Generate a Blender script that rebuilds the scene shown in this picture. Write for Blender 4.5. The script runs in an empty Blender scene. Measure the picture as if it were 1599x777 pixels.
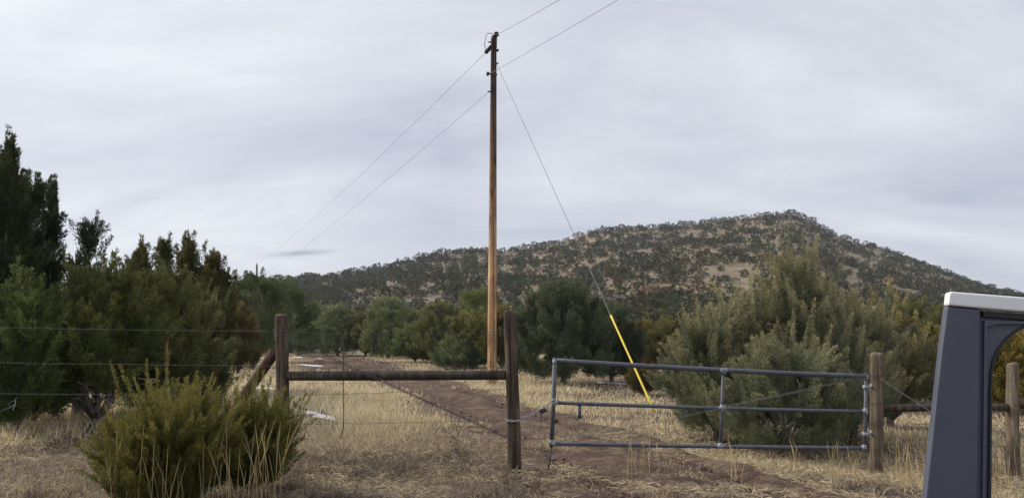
import bpy, math, random
import numpy as np
from mathutils import Vector

random.seed(7)
RNG = np.random.default_rng(11)
SC = bpy.context.scene
COL = SC.collection
R = math.radians

# ------------------------------------------------------------------ camera
F = 1185.0                       # focal length in pixels of the 1599 px wide photograph
CX, CY, HOR = 799.5, 388.5, 525.0
CAMH = 1.65
PITCH = math.atan((HOR - CY) / F)
cp, sp = math.cos(PITCH), math.sin(PITCH)

cam_d = bpy.data.cameras.new('camera')
cam = bpy.data.objects.new('camera', cam_d); COL.objects.link(cam)
cam.location = (0, 0, CAMH)
cam.rotation_euler = (math.pi / 2 + PITCH, 0, 0)
cam_d.sensor_width = 36
cam_d.lens = 36 * F / 1599
cam_d.clip_start = 0.05
cam_d.clip_end = 9000
SC.camera = cam


def ray(px, py):
    u, v = (px - CX) / F, (CY - py) / F
    return np.array([u, cp - v * sp, sp + v * cp])


def P(px, py, Y):
    d = ray(px, py)
    return np.array([0, 0, CAMH]) + d * (Y / d[1])


def project(p):
    p = np.asarray(p, float)
    z = p[..., 2] - CAMH
    fw = p[..., 1] * cp + z * sp
    up = -p[..., 1] * sp + z * cp
    return CX + F * p[..., 0] / fw, CY - F * up / fw, fw


# ------------------------------------------------------------------ noise
_tab = np.random.default_rng(3).random((256, 256))


def vnoise(x, y, s=1.0, off=0):
    x = np.asarray(x, float) / s + 91.3 + off; y = np.asarray(y, float) / s + 47.7 + off * 1.7
    xi = np.floor(x).astype(int); yi = np.floor(y).astype(int)
    fx = x - xi; fy = y - yi
    fx = fx * fx * (3 - 2 * fx); fy = fy * fy * (3 - 2 * fy)
    g = lambda a, b: _tab[a % 256, b % 256]
    return (g(xi, yi) * (1 - fx) + g(xi + 1, yi) * fx) * (1 - fy) + (g(xi, yi + 1) * (1 - fx) + g(xi + 1, yi + 1) * fx) * fy


def fbm(x, y, s, off=0, o=3):
    t = 0; a = 1; n = 0
    for i in range(o):
        t = t + a * vnoise(x, y, s / 2 ** i, off + i * 13); n += a; a *= .5
    return t / n


# ------------------------------------------------------------------ terrain
SIL = np.array([(-900, 520), (-500, 505), (-200, 490), (0, 478), (100, 470), (300, 448), (440, 433), (520, 427), (600, 414), (650, 401), (690, 389), (740, 390),
                (780, 391), (830, 381), (880, 373), (920, 358), (980, 350), (1050, 346), (1120, 340), (1200, 334),
                (1240, 332), (1270, 345), (1310, 369), (1370, 384), (1420, 401), (1480, 424), (1530, 441), (1599, 459),
                (1750, 488), (2000, 505), (2500, 520)], float)
_d = np.array([ray(a, b) for a, b in SIL])
SIL_AZ = np.arctan2(_d[:, 0], _d[:, 1])
SIL_T = _d[:, 2] / np.hypot(_d[:, 0], _d[:, 1])
RID_AZ = np.array([math.atan((p - CX) / F * 1 / cp) for p in (-900, 300, 440, 700, 800, 1240, 1599, 2500)])
RID_R = np.array([330, 330, 340, 370, 400, 480, 560, 560.])
R0 = 95.0


def terrain(x, y):
    x = np.asarray(x, float); y = np.asarray(y, float)
    r = np.hypot(x, y); az = np.arctan2(x, y)
    Rr = np.interp(az, RID_AZ, RID_R)
    t = np.interp(az, SIL_AZ, SIL_T, left=0, right=0)
    H = np.maximum(CAMH + t * Rr - 1.6, 0)
    s = np.clip((r - R0) / (Rr - R0), 0, 1)
    prof = s ** 1.15
    back = np.clip(1 - ((r - Rr) / 500.0) ** 2, 0, 1)
    prof = np.where(r > Rr, back, prof)
    z = H * prof
    z = z + prof * (1 - .75 * prof) * (fbm(x, y, 55.0, 5) - .5) * np.minimum(H, 40) * .32
    # the ground falls a little towards the right-hand fence, and has low swells
    z = z - 0.032 * np.clip(x, 0, 9) * np.clip(1 - (r - 14) / 26, 0, 1)
    z = z + (fbm(x, y, 4.0, 2, 2) - .5) * .10 * np.clip((r - 3) / 6, 0, 1) * np.clip(1 - (r - 60) / 40, 0, 1)
    return z


def G(px, py):
    """point of the ground under a pixel of the photograph"""
    d = ray(px, py)
    k = np.geomspace(1.0, 600, 4000)
    below = (CAMH + d[2] * k) < terrain(d[0] * k, d[1] * k)
    k = k[int(np.argmax(below))] if below.any() else 600.0
    return np.array([d[0] * k, d[1] * k, float(terrain(d[0] * k, d[1] * k))])


# ------------------------------------------------------------------ object helpers
def tag(o, label=None, cat=None, group=None, kind=None):
    if label: o['label'] = label
    if cat: o['category'] = cat
    if group: o['group'] = group
    if kind: o['kind'] = kind
    return o


def empty(name, loc, rz=0):
    o = bpy.data.objects.new(name, None); COL.objects.link(o)
    o.location = loc; o.rotation_euler = (0, 0, rz)
    o.empty_display_size = .2
    return o


def np_mesh(name, V, faces_n, idx, mat, shade=None, smooth=False):
    """faces_n: verts per face (int or array), idx: flat vertex indices"""
    me = bpy.data.meshes.new(name)
    V = np.ascontiguousarray(V, np.float32)
    idx = np.ascontiguousarray(idx, np.int32).ravel()
    if np.isscalar(faces_n):
        tot = np.full(len(idx) // faces_n, faces_n, np.int32)
    else:
        tot = np.asarray(faces_n, np.int32)
    me.vertices.add(len(V)); me.vertices.foreach_set('co', V.ravel())
    me.loops.add(len(idx)); me.loops.foreach_set('vertex_index', idx)
    me.polygons.add(len(tot))
    st = np.zeros(len(tot), np.int32); st[1:] = np.cumsum(tot)[:-1]
    me.polygons.foreach_set('loop_start', st)
    try: me.polygons.foreach_set('loop_total', tot)
    except Exception: pass
    if smooth: me.polygons.foreach_set('use_smooth', np.ones(len(tot), bool))
    if shade is not None:
        at = me.color_attributes.new('tint', 'FLOAT_COLOR', 'POINT')
        c = np.ones((len(V), 4), np.float32); c[:, :3] = shade
        at.data.foreach_set('color', c.ravel())
    me.update(calc_edges=True)
    if mat: me.materials.append(mat)
    return me


def link(name, me, parent=None, loc=None):
    o = bpy.data.objects.new(name, me); COL.objects.link(o)
    if parent is not None: o.parent = parent
    if loc is not None: o.location = loc
    return o


class MB:
    """collects tubes, boxes and prisms and links them as one mesh object"""
    def __init__(s): s.v = []; s.f = []

    def tube(s, pts, rad, n=8, cap=True, squash=None, twist=0.0):
        pts = [np.asarray(p, float) for p in pts]
        if np.isscalar(rad): rad = [rad] * len(pts)
        b = len(s.v); k = len(pts)
        up0 = None
        for i, p in enumerate(pts):
            t = pts[min(i + 1, k - 1)] - pts[max(i - 1, 0)]
            t = t / (np.linalg.norm(t) + 1e-9)
            if up0 is None:
                a = np.array([0, 0, 1.]) if abs(t[2]) < .9 else np.array([1., 0, 0])
            else: a = up0
            u = np.cross(t, a); u /= np.linalg.norm(u) + 1e-9
            w = np.cross(u, t); up0 = w
            for j in range(n):
                q = 2 * math.pi * j / n + twist * i
                s.v.append(p + rad[i] * (math.cos(q) * u + math.sin(q) * w))
        for i in range(k - 1):
            for j in range(n):
                j2 = (j + 1) % n
                s.f.append((b + i * n + j, b + i * n + j2, b + (i + 1) * n + j2, b + (i + 1) * n + j))
        if cap:
            s.f.append(tuple(b + j for j in range(n))[::-1])
            s.f.append(tuple(b + (k - 1) * n + j for j in range(n)))
        return s

    def box(s, c, size, ax=None):
        c = np.asarray(c, float)
        A = np.eye(3) if ax is None else np.asarray(ax, float)
        b = len(s.v)
        for dx in (-.5, .5):
            for dy in (-.5, .5):
                for dz in (-.5, .5):
                    s.v.append(c + A[0] * dx * size[0] + A[1] * dy * size[1] + A[2] * dz * size[2])
        for q in ((0, 1, 3, 2), (4, 6, 7, 5), (0, 4, 5, 1), (2, 3, 7, 6), (0, 2, 6, 4), (1, 5, 7, 3)):
            s.f.append(tuple(b + i for i in q))
        return s

    def ring(s, c, nrm, R_, r, seg=12, n=6, stretch=1.0, along=None):
        c = np.asarray(c, float); nrm = np.asarray(nrm, float); nrm /= np.linalg.norm(nrm)
        a = np.asarray(along, float) if along is not None else np.cross(nrm, [0.3, .2, .9])
        a = a - nrm * a.dot(nrm); a /= np.linalg.norm(a); w = np.cross(nrm, a)
        b = len(s.v)
        for i in range(seg):
            q = 2 * math.pi * i / seg
            d = math.cos(q) * a * stretch + math.sin(q) * w
            dn = d / np.linalg.norm(d)
            for j in range(n):
                e = 2 * math.pi * j / n
                s.v.append(c + d * R_ + r * (math.cos(e) * dn + math.sin(e) * nrm))
        for i in range(seg):
            for j in range(n):
                i2, j2 = (i + 1) % seg, (j + 1) % n
                s.f.append((b + i * n + j, b + i2 * n + j, b + i2 * n + j2, b + i * n + j2))
        return s

    def prism(s, poly, d0, d1):
        """poly: list of 3d points (planar), extruded from offset d0 to d1 (vectors)"""
        b = len(s.v); n = len(poly)
        for p in poly: s.v.append(np.asarray(p, float) + d0)
        for p in poly: s.v.append(np.asarray(p, float) + d1)
        s.f.append(tuple(range(b, b + n))); s.f.append(tuple(range(b + 2 * n - 1, b + n - 1, -1)))
        for i in range(n):
            j = (i + 1) % n
            s.f.append((b + i, b + n + i, b + n + j, b + j))
        return s

    def build(s, name, mat, parent=None, smooth=False, bevel=0, origin=None):
        V = np.array(s.v, float)
        if origin is not None: V = V - np.asarray(origin)
        me = bpy.data.meshes.new(name)
        me.from_pydata([tuple(v) for v in V], [], s.f)
        me.materials.append(mat)
        if smooth:
            me.polygons.foreach_set('use_smooth', [len(p.vertices) == 4 for p in me.polygons])
        me.update()
        o = link(name, me, parent)
        if bevel:
            m = o.modifiers.new('bevel', 'BEVEL'); m.width = bevel; m.segments = 3; m.limit_method = 'ANGLE'; m.angle_limit = R(40)
        return o


# ------------------------------------------------------------------ materials
def new_mat(name):
    m = bpy.data.materials.new(name); m.use_nodes = True
    nt = m.node_tree; b = nt.nodes['Principled BSDF']
    return m, nt, b


def N(nt, t, **kw):
    n = nt.nodes.new(t)
    for k, v in kw.items(): setattr(n, k, v)
    return n


def ramp(nt, stops, fac=None, interp='LINEAR'):
    r = N(nt, 'ShaderNodeValToRGB'); r.color_ramp.interpolation = interp
    e = r.color_ramp.elements
    while len(e) < len(stops): e.new(.5)
    for el, (p, c) in zip(e, stops):
        el.position = p; el.color = (*c, 1) if len(c) == 3 else c
    if fac is not None: nt.links.new(fac, r.inputs[0])
    return r


def noise(nt, scale, detail=4, rough=.55, vec=None, dist=0):
    n = N(nt, 'ShaderNodeTexNoise'); n.inputs['Scale'].default_value = scale
    n.inputs['Detail'].default_value = detail; n.inputs['Roughness'].default_value = rough
    n.inputs['Distortion'].default_value = dist
    if vec is not None: nt.links.new(vec, n.inputs['Vector'])
    return n


def mapping(nt, vec, scale=(1, 1, 1), loc=(0, 0, 0), rot=(0, 0, 0)):
    m = N(nt, 'ShaderNodeMapping'); nt.links.new(vec, m.inputs['Vector'])
    m.inputs['Scale'].default_value = scale; m.inputs['Location'].default_value = loc; m.inputs['Rotation'].default_value = rot
    return m.outputs[0]


def mixc(nt, fac, a, b, mode='MIX'):
    m = N(nt, 'ShaderNodeMix', data_type='RGBA', blend_type=mode)
    for s, v in ((m.inputs['Factor'], fac), (m.inputs['A'], a), (m.inputs['B'], b)):
        if isinstance(v, bpy.types.NodeSocket): nt.links.new(v, s)
        elif isinstance(v, (int, float)): s.default_value = v
        else: s.default_value = (*v, 1)
    # the RGBA sockets
    for sck, v in ((m.inputs[6], a), (m.inputs[7], b)):
        if isinstance(v, bpy.types.NodeSocket): nt.links.new(v, sck)
        else: sck.default_value = (*v, 1)
    return m.outputs[2]


def math_n(nt, op, a, b=None, clamp=False):
    m = N(nt, 'ShaderNodeMath', operation=op); m.use_clamp = clamp
    for i, v in enumerate((a, b)):
        if v is None: continue
        if isinstance(v, bpy.types.NodeSocket): nt.links.new(v, m.inputs[i])
        else: m.inputs[i].default_value = v
    return m.outputs[0]


def bump(nt, bsdf, h, strength=.5, dist=.02):
    b = N(nt, 'ShaderNodeBump'); b.inputs['Strength'].default_value = strength; b.inputs['Distance'].default_value = dist
    nt.links.new(h, b.inputs['Height']); nt.links.new(b.outputs[0], bsdf.inputs['Normal'])


def leaf_mat(name, dark, light, tip, transl=.25, rough=.6, use_obj=True):
    """tint.r: which clump, tint.g: how near the tip of its shoot, tint.b: leaf to leaf"""
    m, nt, b = new_mat(name)
    a = N(nt, 'ShaderNodeAttribute', attribute_name='tint')
    sep = N(nt, 'ShaderNodeSeparateColor'); nt.links.new(a.outputs['Color'], sep.inputs[0])
    c = mixc(nt, sep.outputs[0], dark, light)
    tf = math_n(nt, 'MULTIPLY', sep.outputs[1], .9, True)
    c = mixc(nt, tf, c, tip)
    v = math_n(nt, 'ADD', math_n(nt, 'MULTIPLY', sep.outputs[2], .7), .65)
    c = mixc(nt, 1.0, c, v, 'MULTIPLY')
    if use_obj:
        oi = N(nt, 'ShaderNodeObjectInfo')
        c = mixc(nt, 1.0, c, oi.outputs['Color'], 'MULTIPLY')
    nt.links.new(c, b.inputs['Base Color'])
    b.inputs['Roughness'].default_value = rough
    b.inputs['Specular IOR Level'].default_value = .25
    if transl:
        tr = N(nt, 'ShaderNodeBsdfTranslucent'); nt.links.new(c, tr.inputs['Color'])
        mx = N(nt, 'ShaderNodeMixShader'); mx.inputs[0].default_value = transl
        nt.links.new(b.outputs[0], mx.inputs[1]); nt.links.new(tr.outputs[0], mx.inputs[2])
        nt.links.new(mx.outputs[0], nt.nodes['Material Output'].inputs[0])
    return m


def wood_mat(name, c0, c1, c2, scale=1.0, rough=.85, streak=18, zramp=None):
    m, nt, b = new_mat(name)
    tc = N(nt, 'ShaderNodeTexCoord').outputs['Object']
    v = mapping(nt, tc, (streak * scale, streak * scale, 1.2 * scale))
    n1 = noise(nt, 1.0, 6, .65, v, .3)
    n2 = noise(nt, 2.2 * scale, 4, .6, tc)
    v3 = mapping(nt, tc, (55 * scale, 55 * scale, 1.0 * scale))
    n3 = noise(nt, 1.0, 3, .6, v3)
    c = ramp(nt, [(.3, c0), (.5, c1), (.72, c2)], n1.outputs[0]).outputs[0]
    st = ramp(nt, [(.38, (.45, .45, .45)), (.62, (1.15, 1.1, 1.05))], n2.outputs[0]).outputs[0]
    c = mixc(nt, .75, c, st, 'MULTIPLY')
    cr = ramp(nt, [(.33, (.12, .1, .1)), (.42, (1, 1, 1))], n3.outputs[0]).outputs[0]
    c = mixc(nt, .8, c, cr, 'MULTIPLY')
    if zramp:
        vf = mapping(nt, tc, (7.0, 7.0, 1.3)); nf = noise(nt, 1.0, 3, .7, vf)
        c = mixc(nt, .85, c, ramp(nt, [(.36, (.16, .12, .10)), (.43, (1, 1, 1))], nf.outputs[0]).outputs[0], 'MULTIPLY')
        sx = N(nt, 'ShaderNodeSeparateXYZ'); nt.links.new(tc, sx.inputs[0])
        zz = math_n(nt, 'DIVIDE', sx.outputs[2], zramp[0])
        zz = math_n(nt, 'ADD', zz, math_n(nt, 'MULTIPLY', math_n(nt, 'SUBTRACT', n1.outputs[0], .5), .25))
        zr = ramp(nt, zramp[1], zz).outputs[0]
        c = mixc(nt, 1.0, c, zr, 'MULTIPLY')
    nt.links.new(c, b.inputs['Base Color'])
    b.inputs['Roughness'].default_value = rough
    b.inputs['Specular IOR Level'].default_value = .2
    h = math_n(nt, 'ADD', n1.outputs[0], math_n(nt, 'MULTIPLY', n3.outputs[0], .8))
    bump(nt, b, h, .6, .012)
    return m


def plain(name, col, rough=.5, metal=0, var=.25, vscale=8, bumps=0):
    m, nt, b = new_mat(name)
    tc = N(nt, 'ShaderNodeTexCoord').outputs['Object']
    n = noise(nt, vscale, 5, .6, tc)
    lo = tuple(c * (1 - var) for c in col); hi = tuple(min(1, c * (1 + var)) for c in col)
    c = ramp(nt, [(.3, lo), (.7, hi)], n.outputs[0]).outputs[0]
    nt.links.new(c, b.inputs['Base Color'])
    b.inputs['Metallic'].default_value = metal
    rr = ramp(nt, [(.3, (rough * .8,) * 3), (.7, (min(1, rough * 1.2),) * 3)], n.outputs[0]).outputs[0]
    nt.links.new(rr, b.inputs['Roughness'])
    if bumps: bump(nt, b, n.outputs[0], bumps, .004)
    return m


M = {}
M['jun_grey'] = leaf_mat('juniper foliage grey green', (.075, .086, .056), (.175, .182, .112), (.46, .36, .20))
M['jun_dark'] = leaf_mat('juniper foliage dark green', (.032, .043, .017), (.076, .090, .033), (.155, .128, .052))
M['jun_yellow'] = leaf_mat('young juniper foliage yellow green', (.050, .066, .016), (.136, .142, .030), (.42, .32, .085))
M['jun_mid'] = leaf_mat('juniper foliage olive', (.062, .070, .038), (.165, .165, .078), (.25, .195, .085))
M['jun_far'] = leaf_mat('far juniper foliage', (.036, .043, .026), (.078, .084, .046), (.118, .106, .058), transl=0)
M['grass'] = leaf_mat('dry grass', (.23, .17, .115), (.72, .60, .37), (.76, .66, .47), transl=.3, use_obj=False)
M['bark'] = wood_mat('juniper bark', (.10, .085, .075), (.19, .165, .145), (.30, .27, .24), 1.0, .95, 10)
M['dead'] = plain('bleached dead branch', (.30, .28, .26), .9, 0, .3, 12)
M['post'] = wood_mat('weathered treated post', (.030, .022, .017), (.078, .057, .042), (.19, .145, .10), 1.0)
M['post_pale'] = wood_mat('weathered grey brown post', (.062, .048, .034), (.135, .108, .078), (.25, .205, .15), 1.0)
M['rail'] = wood_mat('dark fence rail wood', (.030, .024, .019), (.062, .049, .038), (.12, .10, .078), 1.0)
M['brace'] = wood_mat('reddish brown brace wood', (.055, .030, .022), (.12, .068, .046), (.19, .12, .085), 1.0)
M['endgrain'] = plain('post end grain', (.24, .15, .10), .9, 0, .3, 30)
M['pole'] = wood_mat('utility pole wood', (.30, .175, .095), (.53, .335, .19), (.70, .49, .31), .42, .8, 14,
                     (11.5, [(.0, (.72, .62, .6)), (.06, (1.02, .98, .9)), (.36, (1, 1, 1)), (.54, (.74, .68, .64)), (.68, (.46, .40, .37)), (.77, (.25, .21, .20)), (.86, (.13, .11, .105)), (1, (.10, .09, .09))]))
M['iron'] = plain('dark line hardware', (.022, .022, .025), .45, .0, .3)
M['wire'] = plain('galvanised wire weathered', (.055, .052, .052), .6, .3, .2)
M['wire_pale'] = plain('bright steel guy strand', (.34, .34, .36), .5, .4, .2)
M['strand'] = plain('dull steel guy strand', (.15, .15, .16), .6, .2, .2)
M['line'] = plain('weathered conductor', (.20, .20, .22), .6, .3, .1)
M['galv'] = plain('dull galvanised pipe', (.080, .086, .105), .6, .2, .35, 9, .25)
M['fitting'] = plain('bright zinc fitting', (.24, .25, .27), .6, .3, .4, 22)
M['chain'] = plain('zinc chain', (.36, .35, .36), .5, .5, .3, 30)
M['yellow'] = plain('yellow plastic guard', (.74, .56, .035), .55, 0, .16, 1.5)
M['paint'] = plain('dark slate paint with dust', (.066, .075, .104), .46, 0, .13, 5)
M['paint_in'] = plain('slate door frame paint', (.070, .080, .112), .42, 0, .10, 5)
M['white'] = plain('white roof paint', (.72, .73, .73), .35, 0, .04, 4)
M['rubber'] = plain('black rubber seal', (.014, .015, .02), .6, 0, .2)
M['snow'] = plain('old snow', (.62, .63, .66), .8, 0, .28, 9, .6)


def ground_mat(name, kind):
    m, nt, b = new_mat(name)
    tc = N(nt, 'ShaderNodeTexCoord').outputs['Object']
    n0 = noise(nt, .22, 5, .6, tc); n1 = noise(nt, 1.3, 6, .65, tc); n2 = noise(nt, 9, 6, .7, tc); n3 = noise(nt, 48, 4, .7, tc)
    if kind == 'earth':
        c_st = ramp(nt, [(.3, (.18, .138, .082)), (.7, (.40, .305, .16))], n2.outputs[0]).outputs[0]
        c_br = ramp(nt, [(.3, (.080, .061, .05)), (.7, (.165, .13, .104))], n2.outputs[0]).outputs[0]
        # straw sward and bare red-brown earth in patches
        f = ramp(nt, [(.46, (0, 0, 0)), (.56, (1, 1, 1))], math_n(nt, 'ADD', math_n(nt, 'MULTIPLY', n0.outputs[0], .45), math_n(nt, 'MULTIPLY', n1.outputs[0], .55))).outputs[0]
        c = mixc(nt, f, c_br, c_st)
        # rocky reddish slope: large patches
        ln_ = N(nt, 'ShaderNodeVectorMath', operation='LENGTH'); nt.links.new(tc, ln_.inputs[0])
        nr__ = N(nt, 'ShaderNodeMapRange'); nt.links.new(ln_.outputs['Value'], nr__.inputs[0])
        nr__.inputs[1].default_value = 30; nr__.inputs[2].default_value = 75
        near_c = ramp(nt, [(.3, (.060, .042, .033)), (.55, (.115, .083, .062)), (.75, (.20, .15, .105))], n2.outputs[0]).outputs[0]
        c = mixc(nt, nr__.outputs[0], near_c, c)
        nb = noise(nt, .035, 4, .6, tc, .4)
        fr = ramp(nt, [(.50, (0, 0, 0)), (.62, (.8, .8, .8))], nb.outputs[0]).outputs[0]
        fr = math_n(nt, 'MULTIPLY', fr, nr__.outputs[0])
        c = mixc(nt, fr, c, ramp(nt, [(.35, (.095, .076, .064)), (.65, (.20, .162, .132))], n1.outputs[0]).outputs[0])
    else:
        c = ramp(nt, [(.28, (.040, .025, .019)), (.5, (.086, .053, .040)), (.75, (.185, .128, .098))], math_n(nt, 'ADD', math_n(nt, 'MULTIPLY', n1.outputs[0], .5), math_n(nt, 'MULTIPLY', n2.outputs[0], .5))).outputs[0]
        st = ramp(nt, [(.54, (0, 0, 0)), (.66, (.7, .7, .7))], n2.outputs[0]).outputs[0]
        sg = ramp(nt, [(.45, (0, 0, 0)), (.62, (1, 1, 1))], n0.outputs[0]).outputs[0]
        c = mixc(nt, math_n(nt, 'MULTIPLY', st, sg), c, (.26, .20, .12))
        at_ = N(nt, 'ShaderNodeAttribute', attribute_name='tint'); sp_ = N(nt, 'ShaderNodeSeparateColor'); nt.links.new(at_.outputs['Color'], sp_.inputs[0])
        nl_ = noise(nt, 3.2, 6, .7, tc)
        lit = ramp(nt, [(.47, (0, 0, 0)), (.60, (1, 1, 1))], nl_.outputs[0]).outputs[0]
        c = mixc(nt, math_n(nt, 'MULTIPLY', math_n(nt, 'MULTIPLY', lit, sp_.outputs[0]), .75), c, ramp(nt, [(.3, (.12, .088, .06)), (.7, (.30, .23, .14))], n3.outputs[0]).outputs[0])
    g = ramp(nt, [(.3, (.7, .7, .7)), (.7, (1.2, 1.2, 1.2))], n3.outputs[0]).outputs[0]
    c = mixc(nt, 1.0, c, g, 'MULTIPLY')
    nt.links.new(c, b.inputs['Base Color'])
    b.inputs['Roughness'].default_value = .95; b.inputs['Specular IOR Level'].default_value = .15
    h = math_n(nt, 'ADD', n2.outputs[0], math_n(nt, 'MULTIPLY', n3.outputs[0], .35))
    bump(nt, b, h, .8, .06)
    return m


M['earth'] = ground_mat('dry grassland earth', 'earth')
M['dirt'] = ground_mat('red brown dirt track', 'dirt')

# ------------------------------------------------------------------ ground sheet
ang = np.concatenate([np.linspace(-math.pi, -1.0, 60, endpoint=False), np.linspace(-1.0, 1.0, 420, endpoint=False), np.linspace(1.0, math.pi, 60, endpoint=False)])
rad = np.concatenate([[0.0], np.geomspace(.6, 700, 250), np.geomspace(760, 6000, 14)])
na, nr = len(ang), len(rad)
RR, AA = np.meshgrid(rad, ang, indexing='ij')
gx, gy = RR * np.sin(AA), RR * np.cos(AA)
gz = terrain(gx, gy)
V = np.stack([gx, gy, gz], -1).reshape(-1, 3)
i, j = np.meshgrid(np.arange(nr - 1), np.arange(na), indexing='ij')
j2 = (j + 1) % na
idx = np.stack([i * na + j, i * na + j2, (i + 1) * na + j2, (i + 1) * na + j], -1).reshape(-1, 4)
ground = link('ground', np_mesh('ground', V, 4, idx, M['earth'], smooth=True))
tag(ground, 'dry straw coloured grassland rising to a scrubby hill', 'ground', kind='structure')

# ------------------------------------------------------------------ dirt track
L_EDGE = [(432, 541), (478, 560), (548, 588), (622, 618), (668, 645), (715, 672), (765, 705), (800, 735), (838, 777)]
R_EDGE = [(512, 546), (580, 560), (672, 588), (775, 618), (850, 640), (955, 668), (1075, 702), (1185, 735), (1330, 777)]
le = np.array([G(*p) for p in L_EDGE]); re_ = np.array([G(*p) for p in R_EDGE])
# carry on behind the camera's foot and beyond the trees
le = np.vstack([le[0] + (le[0] - le[1]) * .35, le, le[-1] + np.array([.5, -2.0, 0]), le[-1] + np.array([1.4, -6.5, 0])])
re_ = np.vstack([re_[0] + (le[0] - le[1]) * 1.0, re_, re_[-1] + np.array([.6, -2.0, 0]), re_[-1] + np.array([1.8, -6.5, 0])])


def resample(p, n):
    d = np.r_[0, np.cumsum(np.linalg.norm(np.diff(p[:, :2], axis=0), axis=1))]
    d = d / d[-1]
    q = np.linspace(0, 1, n)
    # denser near the camera
    q = 1 - (1 - q) ** 1.6
    return np.stack([np.interp(q, d, p[:, k]) for k in range(2)], -1)


nrow, ncol = 420, 40
tt = np.linspace(0, 1, len(le))
q = np.linspace(0, 1, nrow); q = 1 - (1 - q) ** 1.8
LE = np.stack([np.interp(q, tt, le[:, k]) for k in range(2)], -1)
RE = np.stack([np.interp(q, tt, re_[:, k]) for k in range(2)], -1)
for A, o in ((LE, 3), (RE, 9)):
    for _ in range(14):
        A[1:-1] = (A[:-2] + A[1:-1] * 2 + A[2:]) / 4
wv = RE - LE
nl = (fbm(LE[:, 0], LE[:, 1], 1.1, 31) - .5) * .95; nr_ = (fbm(RE[:, 0], RE[:, 1], 1.1, 77) - .5) * 1.0
wl = np.linalg.norm(wv, axis=1)
LE2 = LE - wv * (nl / wl)[:, None]; RE2 = RE + wv * (nr_ / wl)[:, None]
c = np.linspace(0, 1, ncol)
XY = LE2[:, None, :] * (1 - c)[None, :, None] + RE2[:, None, :] * c[None, :, None]
rz = terrain(XY[..., 0], XY[..., 1])
rut = -.085 * (np.exp(-((c - .25) / .10) ** 2) + np.exp(-((c - .75) / .10) ** 2))
edge = np.minimum(c, 1 - c)
lift = .085 * np.clip(edge / .06, 0, 1) - .02 * (edge < .001)
rz = rz + (rut + lift + .006)[None, :] + (fbm(XY[..., 0], XY[..., 1], .45, 8, 4) - .5) * .075 * np.clip(edge / .1, 0, 1)[None, :]
V = np.concatenate([XY, rz[..., None]], -1).reshape(-1, 3)
i, j = np.meshgrid(np.arange(nrow - 1), np.arange(ncol - 1), indexing='ij')
idx = np.stack([i * ncol + j, i * ncol + j + 1, (i + 1) * ncol + j + 1, (i + 1) * ncol + j], -1).reshape(-1, 4)
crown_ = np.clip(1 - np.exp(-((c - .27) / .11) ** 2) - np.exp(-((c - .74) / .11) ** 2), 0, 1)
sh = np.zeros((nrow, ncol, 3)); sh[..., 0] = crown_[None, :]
road = link('dirt_road', np_mesh('dirt_road', V, 4, idx[:, ::-1], M['dirt'], sh.reshape(-1, 3), smooth=True))
tag(road, 'red brown two rut dirt track running through the gateway', 'road', kind='structure')


def road_uv(x, y):
    """fraction across the track (0..1 inside) for points"""
    out = np.full(np.shape(x), -9.0)
    # nearest row
    mid = (LE + RE) / 2
    step = 3
    mm = mid[::step]; ll = LE2[::step]; rr = RE2[::step]
    for s in range(0, len(x), 20000):
        xs, ys = x[s:s + 20000], y[s:s + 20000]
        # rows cut by depth along the left-right direction of the track
        d = (xs[:, None] - mm[None, :, 0]) ** 2 + (ys[:, None] - mm[None, :, 1]) ** 2
        k = d.argmin(1)
        w = rr[k] - ll[k]
        p = np.stack([xs, ys], -1) - ll[k]
        u = (p * w).sum(1) / (w * w).sum(1)
        far = np.sqrt(d.min(1)) > np.linalg.norm(w, axis=1) * .95
        out[s:s + 20000] = np.where(far, -9, u)
    return out


# ------------------------------------------------------------------ snow
SNOW = [((455, 544), (500, 548), .10), ((458, 557), (515, 560), .16), ((470, 569), (508, 572), .15), ((458, 640), (496, 647), .15), ((490, 647), (530, 657), .14), ((396, 604), (430, 607), .12),
        ((930, 597), (980, 600), .1), ((1025, 606), (1046, 609), .15)]
mb = []
vs, fs = [], []
for (a, b_, hw) in SNOW:
    A, B = G(*a), G(*b_)
    ax = (B - A)[:2]; Ln = np.linalg.norm(ax); ax /= Ln; pr = np.array([-ax[1], ax[0]])
    ctr = (A + B)[:2] / 2
    n = 40; rings = 4
    base = len(vs)
    ph = RNG.random() * 9
    for k in range(rings + 1):
        for t in range(n):
            an = 2 * math.pi * t / n
            wob = 1 + .28 * math.sin(3 * an + ph) + .2 * math.sin(7 * an + 2 * ph) + .12 * math.sin(13 * an + ph)
            f = k / rings
            p = ctr + ax * math.cos(an) * Ln * .5 * f * wob + pr * math.sin(an) * hw * f * wob
            z = float(terrain(p[0], p[1])) + .012 + .028 * (1 - f ** 3) - (.06 if k == rings else 0)
            vs.append((p[0], p[1], z))
    for k in range(rings):
        for t in range(n):
            t2 = (t + 1) % n
            fs.append((base + k * n + t, base + k * n + t2, base + (k + 1) * n + t2, base + (k + 1) * n + t))
me = bpy.data.meshes.new('snow'); me.from_pydata(vs, [], fs); me.materials.append(M['snow'])
me.polygons.foreach_set('use_smooth', [True] * len(me.polygons)); me.update()
tag(link('snow', me), 'thin leftover patches of white snow on the dry grass', 'snow', kind='stuff')


# ------------------------------------------------------------------ leaf blades
def unit(v): return v / (np.linalg.norm(v, axis=-1, keepdims=True) + 1e-9)


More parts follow.
